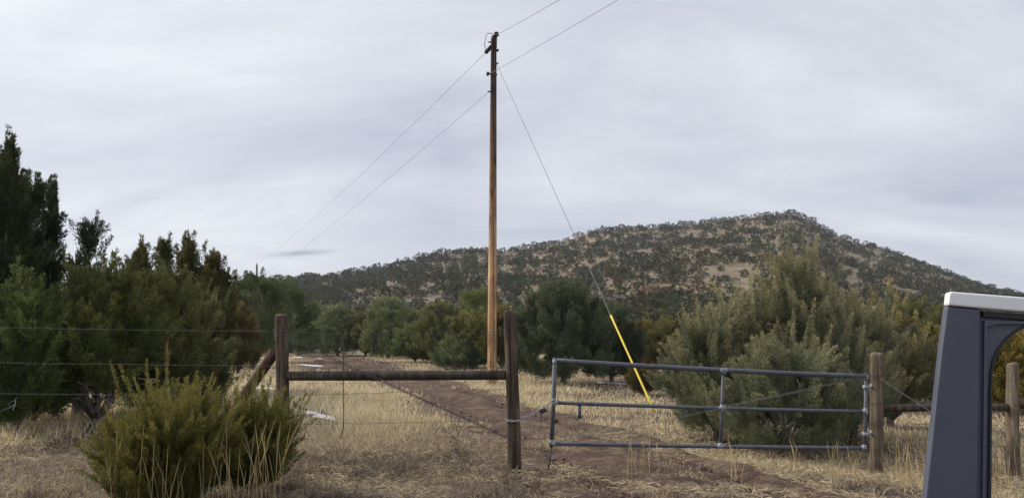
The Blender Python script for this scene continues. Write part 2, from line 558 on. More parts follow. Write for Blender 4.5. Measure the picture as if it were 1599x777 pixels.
def blades(Pt, D, L, W, rng, bend=0.0):
    """one diamond per point; returns verts (n*4,3), idx"""
    n = len(Pt)
    s = unit(np.cross(D, rng.normal(size=(n, 3))))
    L = np.asarray(L).reshape(-1, 1); W = np.asarray(W).reshape(-1, 1)
    mid = Pt + D * L * .45
    tip = Pt + D * L
    if bend: tip = tip + np.array([0, 0, -1.]) * L * bend * rng.random((n, 1))
    V = np.stack([Pt, mid + s * W * .5, tip, mid - s * W * .5], 1).reshape(-1, 3)
    return V, np.arange(n * 4).reshape(-1, 4)


def plumes(rng, base, axis, length, radius, per, bl, bw, tipw=1.0, spread=.75, clump=None):
    """shoots: each a flame-shaped brush of leaves round an axis"""
    n = len(base)
    N_ = n * per
    k = np.repeat(np.arange(n), per)
    t = rng.random(N_) ** .85
    rad = unit(np.cross(axis[k], rng.normal(size=(N_, 3))))
    prof = np.sqrt(np.clip(np.sin(np.pi * (t * .86 + .14)), 0.02, 1)) * (1 - .45 * t)
    rr = radius[k] * prof * rng.random(N_) ** .55
    Pt = base[k] + axis[k] * (length[k] * t)[:, None] + rad * rr[:, None]
    D = unit(axis[k] * 1.0 + rad * spread * (1 - .5 * t)[:, None] + rng.normal(size=(N_, 3)) * .33)
    L = bl * (.55 + .9 * rng.random(N_)); W = bw * (.6 + .8 * rng.random(N_))
    V, idx = blades(Pt, D, L, W, rng)
    cl = rng.random(n) if clump is None else clump
    g = np.clip((t - .45) * 1.5, 0, 1) * (tipw if np.isscalar(tipw) else tipw[k]) * (rr / (radius[k] + 1e-6) * .5 + .6)
    sh = np.stack([np.clip(cl[k] + rng.normal(size=N_) * .12, 0, 1), np.clip(g, 0, 1), rng.random(N_)], -1)
    return V, idx, np.repeat(sh, 4, axis=0)


def envelope(rng, n, h, w, prof, hmin=.04, lobes=5, lob=.22, surf=.35, updir=1.0, outd=1.0, plen=(.25, .5), shear=(0, 0)):
    """shoot bases and axes spread through a crown of height h and half width w"""
    ph = rng.random(6) * 6.28
    hn = hmin + (1 - hmin) * rng.random(n * 3) ** .9
    wv = prof(hn)
    keep = rng.random(len(hn)) < (wv / wv.max()) * .9 + .1
    hn = hn[keep][:n]
    while len(hn) < n: hn = np.r_[hn, hn][:n]
    an = rng.random(n) * 2 * math.pi
    mod = 1 + lob * (np.sin(lobes * an + ph[0] + 2.2 * hn) * .6 + np.sin((lobes + 3) * an + ph[1] - 5 * hn) * .4) + lob * .7 * np.sin(7 * hn + ph[2] + 2 * an)
    rr = w * prof(hn) * mod * (surf + (1 - surf) * rng.random(n) ** .5)
    pos = np.stack([np.cos(an) * rr + shear[0] * hn * h, np.sin(an) * rr + shear[1] * hn * h, hn * h], -1)
    out = np.stack([np.cos(an), np.sin(an), np.zeros(n)], -1)
    rel = (rr / (w + 1e-6))[:, None]
    ax = unit(out * outd * rel + np.array([0, 0, updir]) + rng.normal(size=(n, 3)) * .22)
    return pos, ax, hn, rel[:, 0], an


def limbs(rng, mb, h, w, n, r0, z0=.0, top=.8, pts=5, prof=None, lean=(0, 0), wild=.12):
    """a short trunk that forks into limbs"""
    fork = h * .10
    mb.tube([(0, 0, -.25), (lean[0] * .3, lean[1] * .3, fork * .6), (lean[0] * .6, lean[1] * .6, fork * 1.5)], [r0 * 1.25, r0, r0 * .85], 9)
    for k in range(n):
        an = 2 * math.pi * (k + rng.random() * .6) / n
        zt = h * (top * (.45 + .55 * rng.random()))
        ro = w * (prof(zt / h) if prof else 1) * (.35 + .5 * rng.random())
        if k == 0: zt = h * .93; ro = 0.02
        ps, rs = [], []
        for s in np.linspace(0, 1, pts + 1):
            x = math.cos(an) * ro * s ** .7 + rng.normal() * wild * s * (1 - s) * w
            y = math.sin(an) * ro * s ** .7 + rng.normal() * wild * s * (1 - s) * w
            ps.append((x + lean[0] * (.5 + .5 * s), y + lean[1] * (.5 + .5 * s), fork * .7 + (zt - fork * .7) * s ** 1.15))
            rs.append(r0 * .62 * (1 - s) ** .8 + .008)
        mb.tube(ps, rs, 6)
    return mb


def dead_twigs(rng, mb, h, w, n, r0=.02):
    """bare bleached branches low in the crown, forked once"""
    for k in range(n):
        an = rng.random() * 6.28
        z = h * (.06 + .22 * rng.random())
        d = np.array([math.cos(an), math.sin(an), .25 + .5 * rng.random()])
        p = np.array([math.cos(an) * .06, math.sin(an) * .06, z]); ps = [p.copy()]
        ln = w * (.5 + .5 * rng.random())
        for s in range(6):
            d = d + rng.normal(size=3) * .28; d /= np.linalg.norm(d)
            p = p + d * ln / 6; ps.append(p.copy())
            if s in (2, 3, 4):
                e = d + rng.normal(size=3) * .7; e /= np.linalg.norm(e)
                mb.tube([p, p + e * ln * .12, p + e * ln * .25 + rng.normal(size=3) * .04], [r0 * .45, r0 * .3, r0 * .12], 4)
        mb.tube(ps, list(np.linspace(r0, r0 * .3, len(ps))), 5)
    return mb


ROUND = lambda h: np.clip(np.sqrt(np.clip(1 - (np.clip(h, 0, 1) * 1.02 - .38) ** 2 / .42, 0, 1)), .06, 1) * np.clip(.55 + h * 3, 0, 1)
CONE = lambda h: np.clip(.75 + h * 2, 0, 1) * np.clip((1 - h) ** .7, .05, 1)
EGG = lambda h: np.clip(np.sin(np.pi * np.clip(.16 + .84 * h, 0, 1)) ** .65, .06, 1)
PEAK = lambda h: np.clip(.62 + h * 2.2, 0, 1) * np.clip(1.0 - .86 * np.clip((h - .3) / .7, 0, 1) ** .85, .06, 1)
FULL = lambda h: np.clip(np.sqrt(np.clip(1 - (np.clip(h, 0, 1) * 1.02 - .30) ** 2 / .54, 0, 1)), .06, 1) * np.clip(.82 + h * 1.2, 0, 1)
COLUMN = lambda h: np.clip(.55 + h * 1.6, 0, 1) * np.clip(1 - h ** 3.2, .06, 1)

CROWNS = []     # (centre x, y, halfwidth, z0, z1) of every built tree, used to leave hidden ones out


def tree(name, label, cat, px, top, base_py, width_px, style, col=(1, 1, 1), plume_n=220, per=200, bl=.07, bw=.016, tip=.5, plen=.45, prad=.13,
         prof=ROUND, seed=0, updir=1.0, outd=.9, dead=0, hmin=.06, lob=.22, surf=.3, depth=None, group=None, spikes=0, limbn=7, depth_scale=1.0, clumpy=.30, spike_len=0.0):
    rng = np.random.default_rng(seed + 100)
    if depth is None:
        g = G(px, base_py)
    else:
        g = P(px, base_py, depth); g[2] = float(terrain(g[0], g[1]))
    dist = g[1]
    fw = dist * cp
    topz = P(px, top, dist)[2]
    h = topz - g[2]
    w = width_px / 2 / F * dist
    root = empty(name, tuple(g), rng.random() * 0)
    tag(root, label, cat, group)
    pos, ax, hn, rel, an = envelope(rng, plume_n, h - plen * .75, max(w - plen * .3, w * .6), prof, hmin, 5, lob, surf, updir, outd)
    pos[:, 1] *= depth_scale
    ln = plen * (.6 + .8 * rng.random(plume_n)); rd = prad * (.7 + .7 * rng.random(plume_n))
    if spikes:
        sp_ = rng.choice(plume_n, spikes, replace=False)
        ln[sp_] *= 1.15 + spike_len + .55 * rng.random(spikes); rd[sp_] *= .55; ax[sp_] = unit(ax[sp_] + np.array([0, 0, 1.3]))
    # clumps of tint: neighbours in the crown share it
    nc = max(6, int(plume_n / 22))
    cp_, _, chn, _, _ = envelope(rng, nc, h - plen * .75, max(w - plen * .3, w * .6), prof, hmin, 5, lob, .55, updir, outd)
    cp_[:, 1] *= depth_scale
    dv = pos[:, None, :] - cp_[None]; dv[..., 2] *= .6
    kc = (dv ** 2).sum(-1).argmin(1)
    off_ = pos - cp_[kc]
    pos = cp_[kc] + off_ * (1 - clumpy)
    ax = unit(ax + unit(off_) * .35)
    ctint = rng.random(nc)
    cl = np.clip(.15 + .6 * ctint[kc] + rng.normal(size=plume_n) * .2, 0, 1)
    tw = np.clip(tip * (.3 + 1.0 * hn) * (.25 + 1.3 * rng.random(plume_n)), 0, 1)
    V, idx, sh = plumes(rng, pos, ax, ln, rd, per, bl, bw, tw, clump=cl)
    cr = link('crown', np_mesh('crown', V, 4, idx, style, sh), root)
    cr.color = (*col, 1)
    mb = MB(); limbs(rng, mb, h, w, limbn, max(.05, h * .028), prof=prof)
    mb.build('trunk', M['bark'], root, True)
    if dead:
        for _ in range(dead):
            mb = MB(); dead_twigs(rng, mb, h, w, 1, .018); mb.build('dead_branch', M['dead'], root, True)
    CROWNS.append((g[0], g[1], w, g[2], topz))
    return root


JT, JC = 'juniper_tree', 'tree'
# --- the left-hand thicket
D_ = M['jun_dark']
tree(JT, 'tallest dark juniper at the left edge with a tapering spire above its neighbours', JC, -18, 222, 655, 110, D_, (1., 1.05, 1.), 700, 200, .085, .018, .25, .55, .10, COLUMN, 1, 1.6, .38, 4, .10, .12, .25, 14.2, spikes=30)
tree(JT, 'dark twin spired juniper with sky showing through beside the tallest one', JC, 31, 262, 650, 60, D_, (.8, .9, .95), 190, 200, .07, .016, .15, .48, .075, PEAK, 2, 1.7, .4, 2, .22, .2, .2, 15.0, spikes=24)
tree(JT, 'ragged spire juniper just right of the twin spired dark one', JC, 58, 268, 650, 52, D_, (.8, .9, .95), 190, 200, .07, .016, .15, .48, .075, PEAK, 52, 1.6, .5, 0, .22, .24, .2, 15.6, spikes=24)
tree(JT, 'open dark juniper with thin bare leader shoots against the sky at left', JC, 122, 342, 640, 130, D_, (.9, .95, .95), 300, 150, .075, .017, .15, .5, .085, CONE, 3, 1.4, .6, 9, .05, .2, .25, 15.5, spikes=60)
tree(JT, 'leafy green juniper behind barbed wire at the lower left edge', JC, 25, 425, 660, 170, D_, (1.42, 1.62, 1.22), 420, 190, .075, .017, .6, .5, .09, EGG, 4, 1.4, .7, 14, .05, .2, .3, 12.8, spikes=30)
tree(JT, 'bushy green juniper with bleached bare branches under its crown', JC, 150, 415, 648, 190, D_, (1.62, 1.69, 1.22), 460, 190, .075, .017, .8, .5, .09, EGG, 5, 1.4, .7, 22, .22, .2, .3, 13.6, spikes=40)
tree(JT, 'pointed juniper with brownish top in the left thicket', JC, 205, 376, 630, 100, D_, (1.49, 1.35, 1.22), 300, 170, .08, .019, .6, .5, .085, PEAK, 6, 1.6, .45, 2, .05, .2, .25, 17.5, spikes=20)
tree(JT, 'slim pair topped juniper rising behind the left thicket', JC, 245, 374, 620, 60, D_, (1.42, 1.42, 1.22), 220, 170, .085, .020, .4, .45, .11, PEAK, 7, 1.6, .4, 0, .05, .2, .25, 19.5, spikes=24)
tree(JT, 'flame shaped juniper with many upright tips left of the leaning brace', JC, 282, 367, 615, 90, D_, (1.69, 1.55, 1.15), 330, 170, .085, .020, .7, .55, .085, PEAK, 8, 1.7, .4, 0, .05, .2, .25, 20.5, spikes=40)
tree(JT, 'rusty tipped dark juniper at the right end of the left thicket', JC, 324, 390, 612, 80, D_, (1.55, 1.28, 1.08), 290, 170, .09, .021, .7, .5, .095, EGG, 9, 1.6, .4, 0, .05, .2, .25, 22.0, spikes=24)
tree(JT, 'broad olive juniper above the yellow green bush', JC, 252, 425, 640, 150, M['jun_mid'], (.95, 1.05, .75), 420, 190, .075, .017, .8, .5, .09, EGG, 10, 1.5, .6, 8, .04, .2, .3, 15.0, spikes=40)
tree(JT, 'short green juniper at the foot of the thicket behind the brace', JC, 318, 452, 625, 80, M['jun_mid'], (.92, 1.02, .75), 260, 170, .08, .019, .6, .45, .12, CONE, 11, 1.3, .6, 0, .03, .2, .3, 18.0, spikes=20)
tree(JT, 'wide dark juniper over the top of the left gate brace post', JC, 392, 424, 568, 120, D_, (1.69, 1.82, 1.82), 340, 150, .12, .03, .25, .6, .2, FULL, 12, 1.0, .9, 0, .04, .2, .3, 40)
tree(JT, 'dark blue green juniper behind the left brace post', JC, 436, 434, 560, 110, D_, (1.76, 1.96, 2.03), 300, 140, .14, .035, .15, .65, .24, FULL, 13, 1.0, .9, 0, .04, .2, .3, 48)
tree(JT, 'small rusty brown juniper beside the diagonal brace', JC, 372, 475, 580, 62, M['jun_mid'], (1.05, .88, .6), 240, 150, .1, .025, .7, .45, .15, EGG, 14, 1.1, .7, 0, .03, .2, .3, 33)
# --- the row beyond the track
Q = M['jun_mid']
row = [
    ('yellow green juniper at the far bend of the dirt track', 487, 474, 551, 62, (.92, .95, .6), FULL, .5),
    ('greyish rounded juniper right of the far track bend', 527, 476, 556, 66, (.95, 1.02, .95), FULL, .4),
    ('rust coloured juniper tucked between two greener ones', 571, 486, 557, 58, (.88, .84, .60), FULL, .6),
    ('tall pale juniper with a pointed tip in the far row', 606, 464, 561, 74, (1.0, 1.05, .9), FULL, .5),
    ('narrow olive juniper leaning over a smaller round one', 640, 484, 560, 60, (.92, .95, .62), FULL, .5),
    ('small round juniper in front of the narrow olive one', 648, 508, 566, 62, (.9, .98, .72), FULL, .4),
    ('full olive juniper left of the utility pole', 692, 467, 567, 86, (.95, .93, .72), FULL, .55),
    ('brown tipped juniper hard against the left of the utility pole', 735, 487, 575, 70, (.95, .88, .62), FULL, .7),
    ('low blue green juniper at the left foot of the utility pole', 717, 533, 576, 62, (.85, .93, .88), FULL, .3),
]
for k, (lb, px, tp, bs, wd, cl, pf, tip) in enumerate(row):
    g = G(px, bs)
    sc = g[1] / 45
    tree(JT, lb, JC, px, tp, bs, wd * 1.14, Q, (cl[0] * 1.45, cl[1] * 1.6, cl[2] * 1.7), 400, 150, .11 * sc ** .5, .026 * sc ** .5, tip, .5 * sc ** .5, .17 * sc ** .5, pf, 20 + k, 1.0, .9, 0, .01, .2, .3)
tree(JT, 'tall dark juniper standing behind the utility pole', JC, 752, 447, 568, 90, D_, (2.5, 2.5, 2.2), 360, 150, .13, .03, .4, .55, .2, FULL, 31, 1.0, .9, 0, .03, .2, .3)
tree(JT, 'rust tinged juniper between the utility pole and chained post', JC, 783, 480, 578, 56, Q, (1.15, 1.0, .7), 300, 150, .1, .026, .6, .5, .16, FULL, 32, 1.0, .9, 0, .03, .2, .3)
tree(JT, 'large rounded grey green juniper right of the chained gate post', JC, 880, 436, 601, 155, M['jun_grey'], (.85, 1.0, .88), 620, 230, .085, .020, .25, .5, .14, FULL, 33, 1.1, .8, 3, .03, .16, .3)
tree(JT, 'dark juniper joined to the right side of the large rounded one', JC, 955, 476, 597, 90, M['jun_grey'], (.7, .85, .72), 380, 200, .09, .021, .2, .5, .15, FULL, 34, 1.0, .9, 0, .03, .18, .3)
tree('juniper_shrub', 'knee high rusty juniper seedling behind the yellow guy guard', 'shrub', 1003, 570, 617, 56, Q, (.85, .68, .45), 90, 130, .075, .017, .7, .3, .08, ROUND, 35, 1.2, .7, 0, .03, .2, .3)
tree(JT, 'brownish juniper beyond the yellow guy guard', JC, 1003, 497, 592, 62, Q, (1.2, 1.0, .7), 280, 150, .1, .025, .6, .45, .16, FULL, 36, 1.0, .9, 0, .03, .2, .3, 36)
tree(JT, 'olive juniper peeking out left of the tan tipped ones behind the gate', JC, 1050, 498, 590, 84, Q, (1.15, 1.1, .8), 300, 150, .1, .025, .6, .5, .17, FULL, 37, 1.0, .9, 0, .03, .2, .3, 33)
# --- the great juniper behind the gate
Gm = M['jun_grey']
tree(JT, 'tallest juniper hump with tan shoot tips behind the right half of the gate', JC, 1258, 412, 705, 250, Gm, (1.30, 1.36, 1.28), 700, 420, .046, .0098, 1.25, .58, .10, PEAK, 40, 1.6, .6, 14, .03, .24, .55, 13.4, spikes=260, limbn=10)
tree(JT, 'low grey green juniper behind the left half of the gate next to the guy guard', JC, 1120, 484, 690, 140, Gm, (1.3, 1.36, 1.26), 400, 420, .046, .0098, .8, .52, .10, EGG, 41, 1.45, .8, 4, .02, .22, .5, 13.1, spikes=40)
tree(JT, 'grey green juniper with tan tips left of the tallest hump behind the gate', JC, 1168, 462, 698, 130, Gm, (1.29, 1.34, 1.24), 330, 420, .046, .0098, 1.5, .52, .10, EGG, 49, 1.5, .65, 0, .03, .24, .55, 13.6, spikes=70)
tree(JT, 'broad tan shooted juniper behind the hinged end of the gate', JC, 1335, 468, 700, 130, Gm, (1.27, 1.32, 1.24), 380, 420, .046, .0098, 1.5, .55, .10, EGG, 48, 1.5, .65, 0, .03, .24, .55, 13.9, spikes=90)
tree(JT, 'yellowish juniper between the gate hinge post and the parked vehicle', JC, 1392, 470, 690, 140, Gm, (1.25, 1.22, .95), 360, 380, .05, .011, 1.3, .5, .11, ROUND, 42, 1.3, .75, 0, .05, .22, .5, 15.5, spikes=60)
tree(JT, 'low grey green juniper skirt pressing against the middle of the gate', JC, 1225, 530, 710, 230, Gm, (1.33, 1.38, 1.24), 360, 400, .042, .0092, .45, .42, .10, ROUND, 43, 1.2, .85, 6, .02, .24, .5, 11.9, spikes=16)
tree(JT, 'golden olive juniper seen through the vehicle window opening', JC, 1590, 520, 640, 120, Q, (1.5, 1.25, .62), 420, 170, .085, .02, .8, .45, .13, ROUND, 44, 1.1, .8, 0, .03, .2, .3, 19)
tree(JT, 'green yellow juniper left of the vehicle pillar beyond the fence', JC, 1455, 505, 640, 90, Q, (1.45, 1.45, .7), 340, 170, .085, .02, .7, .45, .13, ROUND, 45, 1.1, .8, 0, .03, .2, .3, 21)
tree(JT, 'dusky olive juniper farther back beyond the right hand fence', JC, 1500, 478, 610, 120, Q, (1.15, 1.15, .85), 380, 160, .1, .024, .4, .5, .16, ROUND, 46, 1.0, .9, 0, .03, .2, .3, 30)
tree(JT, 'dull green juniper high between the hinge post and the hill', JC, 1440, 465, 600, 110, Q, (1.15, 1.2, .85), 360, 160, .1, .024, .4, .5, .16, ROUND, 47, 1.0, .9, 0, .03, .2, .3, 33)
# --- the bush in front of the fence
B_ = M['jun_yellow']
SH = 'juniper_shrub'
tree(SH, 'bushy yellow green juniper shrub in front of the left fence wires', 'shrub', 264, 618, 772, 178, B_, (1, 1, 1), 760, 300, .029, .0062, 1.1, .36, .038, ROUND, 60, 1.3, .8, 5, .02, .26, .45, 7.5, spikes=90, clumpy=.42, spike_len=.25)
tree(SH, 'smaller yellow green juniper shrub crowding the left brace post', 'shrub', 394, 628, 764, 112, B_, (.92, .98, .95), 440, 300, .029, .0062, 1.0, .36, .038, ROUND, 61, 1.3, .8, 4, .02, .28, .45, 8.2, spikes=60, clumpy=.42, spike_len=.25)

# ------------------------------------------------------------------ hillside junipers
rng = np.random.default_rng(5)


def far_variant(name, n_pl, per, bl, bw, seed, prof):
    r = np.random.default_rng(seed)
    pos, ax, hn, rel, an = envelope(r, n_pl, .86, .5, prof, .0, 4, .25, .35, .8, 1.0)
    V, idx, sh = plumes(r, pos, ax, np.full(n_pl, .16), np.full(n_pl, .085), per, bl, bw, .4, .8)
    mb = MB(); limbs(r, mb, 1.0, .5, 4, .04, prof=prof)
    tv = np.array(mb.v); base = len(V)
    tot = np.r_[np.full(len(idx), 4), [len(f) for f in mb.f]]
    fi = np.r_[idx.ravel(), [base + i for f in mb.f for i in f]]
    V = np.vstack([V, tv]); sh = np.vstack([sh, np.tile([.4, .6, .5], (len(tv), 1))])
    return V, tot, fi, sh


VAR = []
for k in range(6):
    V, tot, fi, sh = far_variant('juniper', 80, 34, .075, .026, 900 + k, (FULL, FULL, EGG, FULL, FULL, FULL)[k])
    VAR.append(np_mesh('hillside_juniper', V, tot, fi, M['jun_far'], sh))
LOW = []
for k in range(6):
    r = np.random.default_rng(950 + k)
    pf = FULL
    pos, ax, hn, rel, an = envelope(r, 26, .84, .5, pf, .0, 4, .25, .4, .8, 1.0)
    LOW.append(plumes(r, pos, ax, np.full(26, .2), np.full(26, .13), 14, .14, .07, .35, .8))

cand = []
tries = 36000
rr = np.sqrt(rng.random(tries) * (620 ** 2 - 48 ** 2) + 48 ** 2)
aa = (rng.random(tries) * 2 - 1) * .80
x, y = rr * np.sin(aa), rr * np.cos(aa)
dens = fbm(x, y, 22, 61, 2) * .5 + fbm(x, y, 7, 71, 2) * .5
px_c = CX + F * np.tan(aa) / 1.0
s_h = np.clip((rr - R0) / (np.interp(aa, RID_AZ, RID_R) - R0), 0, 1.3)
left = np.clip((860 - px_c) / 250, 0, 1)
belt = np.clip(1 - (s_h - .06) / .16, 0, 1)
knob = np.exp(-((px_c - 690) / 45) ** 2) * np.clip((s_h - .78) / .1, 0, 1)
prob = np.clip(.36 + 1.9 * (dens - .5) - .25 * knob + .50 * left + .8 * belt - .04 * s_h, .06, 1)
keep = rng.random(tries) < prob
keep &= (s_h < 1.12)
ru = road_uv(x, y); keep &= ~((ru > -.4) & (ru < 1.4))
x, y, rr, aa, s_h, px_c = (q_[keep] for q_ in (x, y, rr, aa, s_h, px_c))
ht = (1.4 + 2.1 * rng.random(len(x)) ** 2.0) * np.where(rr < 130, 1.05, 1.0)
# keep them apart
order = np.argsort(rr)
cell = {}
sel = []
for i in order:
    dmin = ht[i] * (.62 if s_h[i] < .2 else .88)
    ci, cj = int(x[i] // 4), int(y[i] // 4)
    ok = True
    for a in (-1, 0, 1):
        for b in (-1, 0, 1):
            for q_ in cell.get((ci + a, cj + b), ()):
                if (x[q_] - x[i]) ** 2 + (y[q_] - y[i]) ** 2 < dmin ** 2: ok = False
    for (tx, ty, tw_, z0, z1) in CROWNS:
        if (tx - x[i]) ** 2 + (ty - y[i]) ** 2 < (tw_ + ht[i] * .45) ** 2: ok = False; break
    # leave the open ground this side of the far row clear
    if y[i] < 62 and -26 < x[i] < 8 and x[i] < 8: ok = False
    if ok: cell.setdefault((ci, cj), []).append(i); sel.append(i)
sel = np.array(sel)
x, y, rr, ht, s_h = x[sel], y[sel], rr[sel], ht[sel], s_h[sel]
z = terrain(x, y)
wd = ht * (1.0 + .45 * rng.random(len(x)))
print('hill trees', len(x))
# how much of each one the photograph shows
W_, H_ = 800, 389
buf = np.zeros((H_, W_), bool)
items = [(np.hypot(a, b), a, b, w, z0, z1, -1) for (a, b, w, z0, z1) in CROWNS] + [(rr[i], x[i], y[i], wd[i] * .42, z[i], z[i] + ht[i], i) for i in range(len(x))]
items.sort(key=lambda t: t[0])
vis = np.zeros(len(x))
for (d, a, b, w, z0, z1, k) in items:
    X0, Y0, f0 = project((a, b, z0)); X1, Y1, f1 = project((a, b, z1))
    hw = w * F / f0
    x0, x1 = int((X0 - hw * .85) / 2), int((X0 + hw * .85) / 2) + 1
    y0, y1 = int((Y1 + (Y0 - Y1) * .08) / 2), int(Y0 / 2) + 1
    x0, x1, y0, y1 = max(x0, 0), min(x1, W_), max(y0, 0), min(y1, H_)
    if x0 >= x1 or y0 >= y1: continue
    blk = buf[y0:y1, x0:x1]
    if k >= 0: vis[k] = (~blk).sum()
    buf[y0:y1, x0:x1] = True
big = np.argsort(-vis)
n_ind = 300 - len(CROWNS) - 4
ind = set(int(i) for i in big[:n_ind] if vis[i] > 8)
tints = np.stack([.85 + .45 * rng.random(len(x)), .88 + .38 * rng.random(len(x)), .75 + .5 * rng.random(len(x))], -1)
rusty = rng.random(len(x)) < .14
tints[rusty] *= np.array([1.25, .92, .7])
near_boost = np.clip((170 - rr) / 90, 0, 1)[:, None]
tints = tints * (1 + near_boost * np.array([.55, .45, .10]))
for i in sorted(ind):
    o = bpy.data.objects.new('hillside_juniper', VAR[i % 6]); COL.objects.link(o)
    o.location = (x[i], y[i], z[i] - .05); o.scale = (wd[i], wd[i] * (.9 + .2 * rng.random()), ht[i])
    o.rotation_euler = (0, 0, rng.random() * 6.28)
    o.color = (*tints[i], 1)
    if rr[i] < 150:
        tag(o, 'juniper in the dense belt of scrub at the foot of the hill', 'tree', 'junipers in the belt below the hill')
    else:
        tag(o, 'dark rounded juniper dotted on the open slope of the hill', 'tree', 'junipers dotted over the hill')
VV, II, SS = [], [], []
off = 0
for i in range(len(x)):
    if i in ind: continue
    if vis[i] < 1 and s_h[i] > 1.0: continue
    V, idx, sh = LOW[i % 6]
    a = rng.random() * 6.28
    ca, sa = math.cos(a), math.sin(a)
    Vr = np.stack([(V[:, 0] * ca - V[:, 1] * sa) * wd[i] + x[i], (V[:, 0] * sa + V[:, 1] * ca) * wd[i] + y[i], V[:, 2] * ht[i] + z[i] - .05], -1)
    VV.append(Vr); II.append(idx + off); off += len(V)
    s2 = sh.copy(); s2[:, 0] = np.clip(s2[:, 0] * .6 + (tints[i, 1] - .88) / .38 * .4, 0, 1); s2[:, 1] = s2[:, 1] * .5 + (.35 if rusty[i] else 0)
    SS.append(s2)
mass = link('distant_juniper_woodland', np_mesh('distant_juniper_woodland', np.vstack(VV), 4, np.vstack(II), M['jun_far'], np.vstack(SS)))
tag(mass, 'scattered dark juniper scrub covering the rest of the hill', 'woodland', kind='stuff')


# ------------------------------------------------------------------ grass
def grass_field():
    rng = np.random.default_rng(21)
    Vs, Is, Ss = [], [], []
    off = 0

    def add(V, idx, sh):
        nonlocal off
        Vs.append(V); Is.append(idx + off); Ss.append(sh); off += len(V)

    # tufts over the ground, denser near the camera
    n = 52000
    r = 5.5 * np.exp(rng.random(n) * math.log(75 / 5.5))
    a = (rng.random(n) * 2 - 1) * .74
    x, y = r * np.sin(a), r * np.cos(a)
    u = road_uv(x, y)
    e = fbm(x, y, 1.4, 40, 2)
    mj = (fbm(x, y, .7, 55, 2) - .5) * .34
    r_far = r > 14
    inroad = (u > .04 + mj) & (u < .96 + mj)
    strip = (np.abs(u - .5 + mj * .6) < .17) & (e > np.where(r_far, .62, .44))
    edgeg = inroad & ((u < .2) | (u > .8)) & (e > .52)
    ok = ~inroad | (strip & (rng.random(n) < .55)) | (edgeg & (rng.random(n) < .5))
    bare = fbm(x, y, 2.6, 90, 3)
    X, Y, fw = project(np.stack([x, y, terrain(x, y)], -1))
    # under the junipers and on the trampled foreground it is thinner
    for (tx, ty, tw_, z0, z1) in CROWNS:
        if ty < 26 and tx > -1: ok &= ~(((x - tx) ** 2 + (y - ty) ** 2 < (tw_ * .8) ** 2) & (rng.random(n) < .75))
    ok &= (bare > np.where((X < 880) & (r < 11), .47, .38)) | (rng.random(n) < .16)
    for (sa, sb, shw) in SNOW:
        ok &= ~((X > min(sa[0], sb[0]) - 3) & (X < max(sa[0], sb[0]) + 3) & (Y > min(sa[1], sb[1]) - 2) & (Y < max(sa[1], sb[1]) + 16) & (rng.random(n) < .80))
    ok &= ~((X > 1000) & (r < 13) & (bare < .50) & (rng.random(n) < .8))
    x, y, r, e, bare, X, Y, inr = x[ok], y[ok], r[ok], e[ok], bare[ok], X[ok], Y[ok], inroad[ok]
    n = len(x)
    # golden sward: left of the track beyond the brace, and right of the track beyond the gate
    gold = np.clip(np.exp(-(((X - 555) / 110) ** 2 + ((Y - 640) / 42) ** 2) * .7) * 1.3, 0, 1)
    gold = np.maximum(gold, np.clip((r - 11.5) / 4, 0, 1) * .75)
    gold = np.maximum(gold, np.where((X > 1000) & (Y > 690), .40, 0))
    dull = np.clip(np.where(X < 470, .85, np.where(X < 900, .62, .12)) * np.clip((13.5 - r) / 3.5, 0, 1) + .1, 0, 1)
    per = np.where(r < 12, 9, np.where(r < 25, 8, 6))
    k = np.repeat(np.arange(n), per); m = len(k)
    hgt = (.085 + .13 * e[k] + .20 * gold[k] - .045 * dull[k]) * (.5 + .9 * rng.random(m)) * np.where(inr[k], .55, 1) * np.where(r[k] > 17, .62, 1) * np.where(X[k] > 900, .55, 1)
    spread = .05 + .008 * r[k]
    px_, py_ = x[k] + rng.normal(size=m) * spread, y[k] + rng.normal(size=m) * spread
    pz = terrain(px_, py_) + np.where(inr[k], .04, -.005)
    tilt = np.where(gold[k] > .5, .32, .85)
    D = unit(np.stack([rng.normal(size=m) * tilt, rng.normal(size=m) * tilt, np.ones(m) * .8], -1))
    D[:, 2] = np.abs(D[:, 2]) + .03
    W = np.maximum(.0055, r[k] * .00075) * (.7 + .7 * rng.random(m))
    V, idx = blades(np.stack([px_, py_, pz], -1), D, hgt, W, rng, .35)
    tone = np.clip(.33 + .80 * gold[k] - .30 * dull[k] + (bare[k] - .5) * .9 + (rng.random(n)[k] - .5) * .5 + rng.normal(size=m) * .16, 0, 1)
    sh = np.stack([tone, np.clip(rng.random(m) - .55, 0, 1) * .8, rng.random(m)], -1)
    add(V, idx, np.repeat(sh, 4, 0))
    # matted stems lying in the foreground
    m = 70000
    r = 5.5 + 8 * rng.random(m) ** 1.3; a = (rng.random(m) * 2 - 1) * .74
    x, y = r * np.sin(a), r * np.cos(a)
    u = road_uv(x, y); e = fbm(x, y, .9, 140, 3)
    ok = (~((u > .06) & (u < .94)) | (e > .55)) & (e > .40)
    x, y, r, e = x[ok], y[ok], r[ok], e[ok]; m = len(x)
    u = u[ok]
    an = rng.random(m) * 6.28
    D = unit(np.stack([np.cos(an), np.sin(an), .12 + .3 * rng.random(m)], -1))
    pz = terrain(x, y) + .01 + .03 * rng.random(m) + np.where((u > 0) & (u < 1), .05, 0)
    V, idx = blades(np.stack([x, y, pz], -1), D, .07 + .16 * rng.random(m), .004 + .004 * rng.random(m), rng, .4)
    tone = np.clip(.15 + .55 * (e - .4) / .4 + rng.normal(size=m) * .2, 0, 1)
    add(V, idx, np.repeat(np.stack([tone, np.clip(rng.random(m) - .6, 0, 1), rng.random(m)], -1), 4, 0))
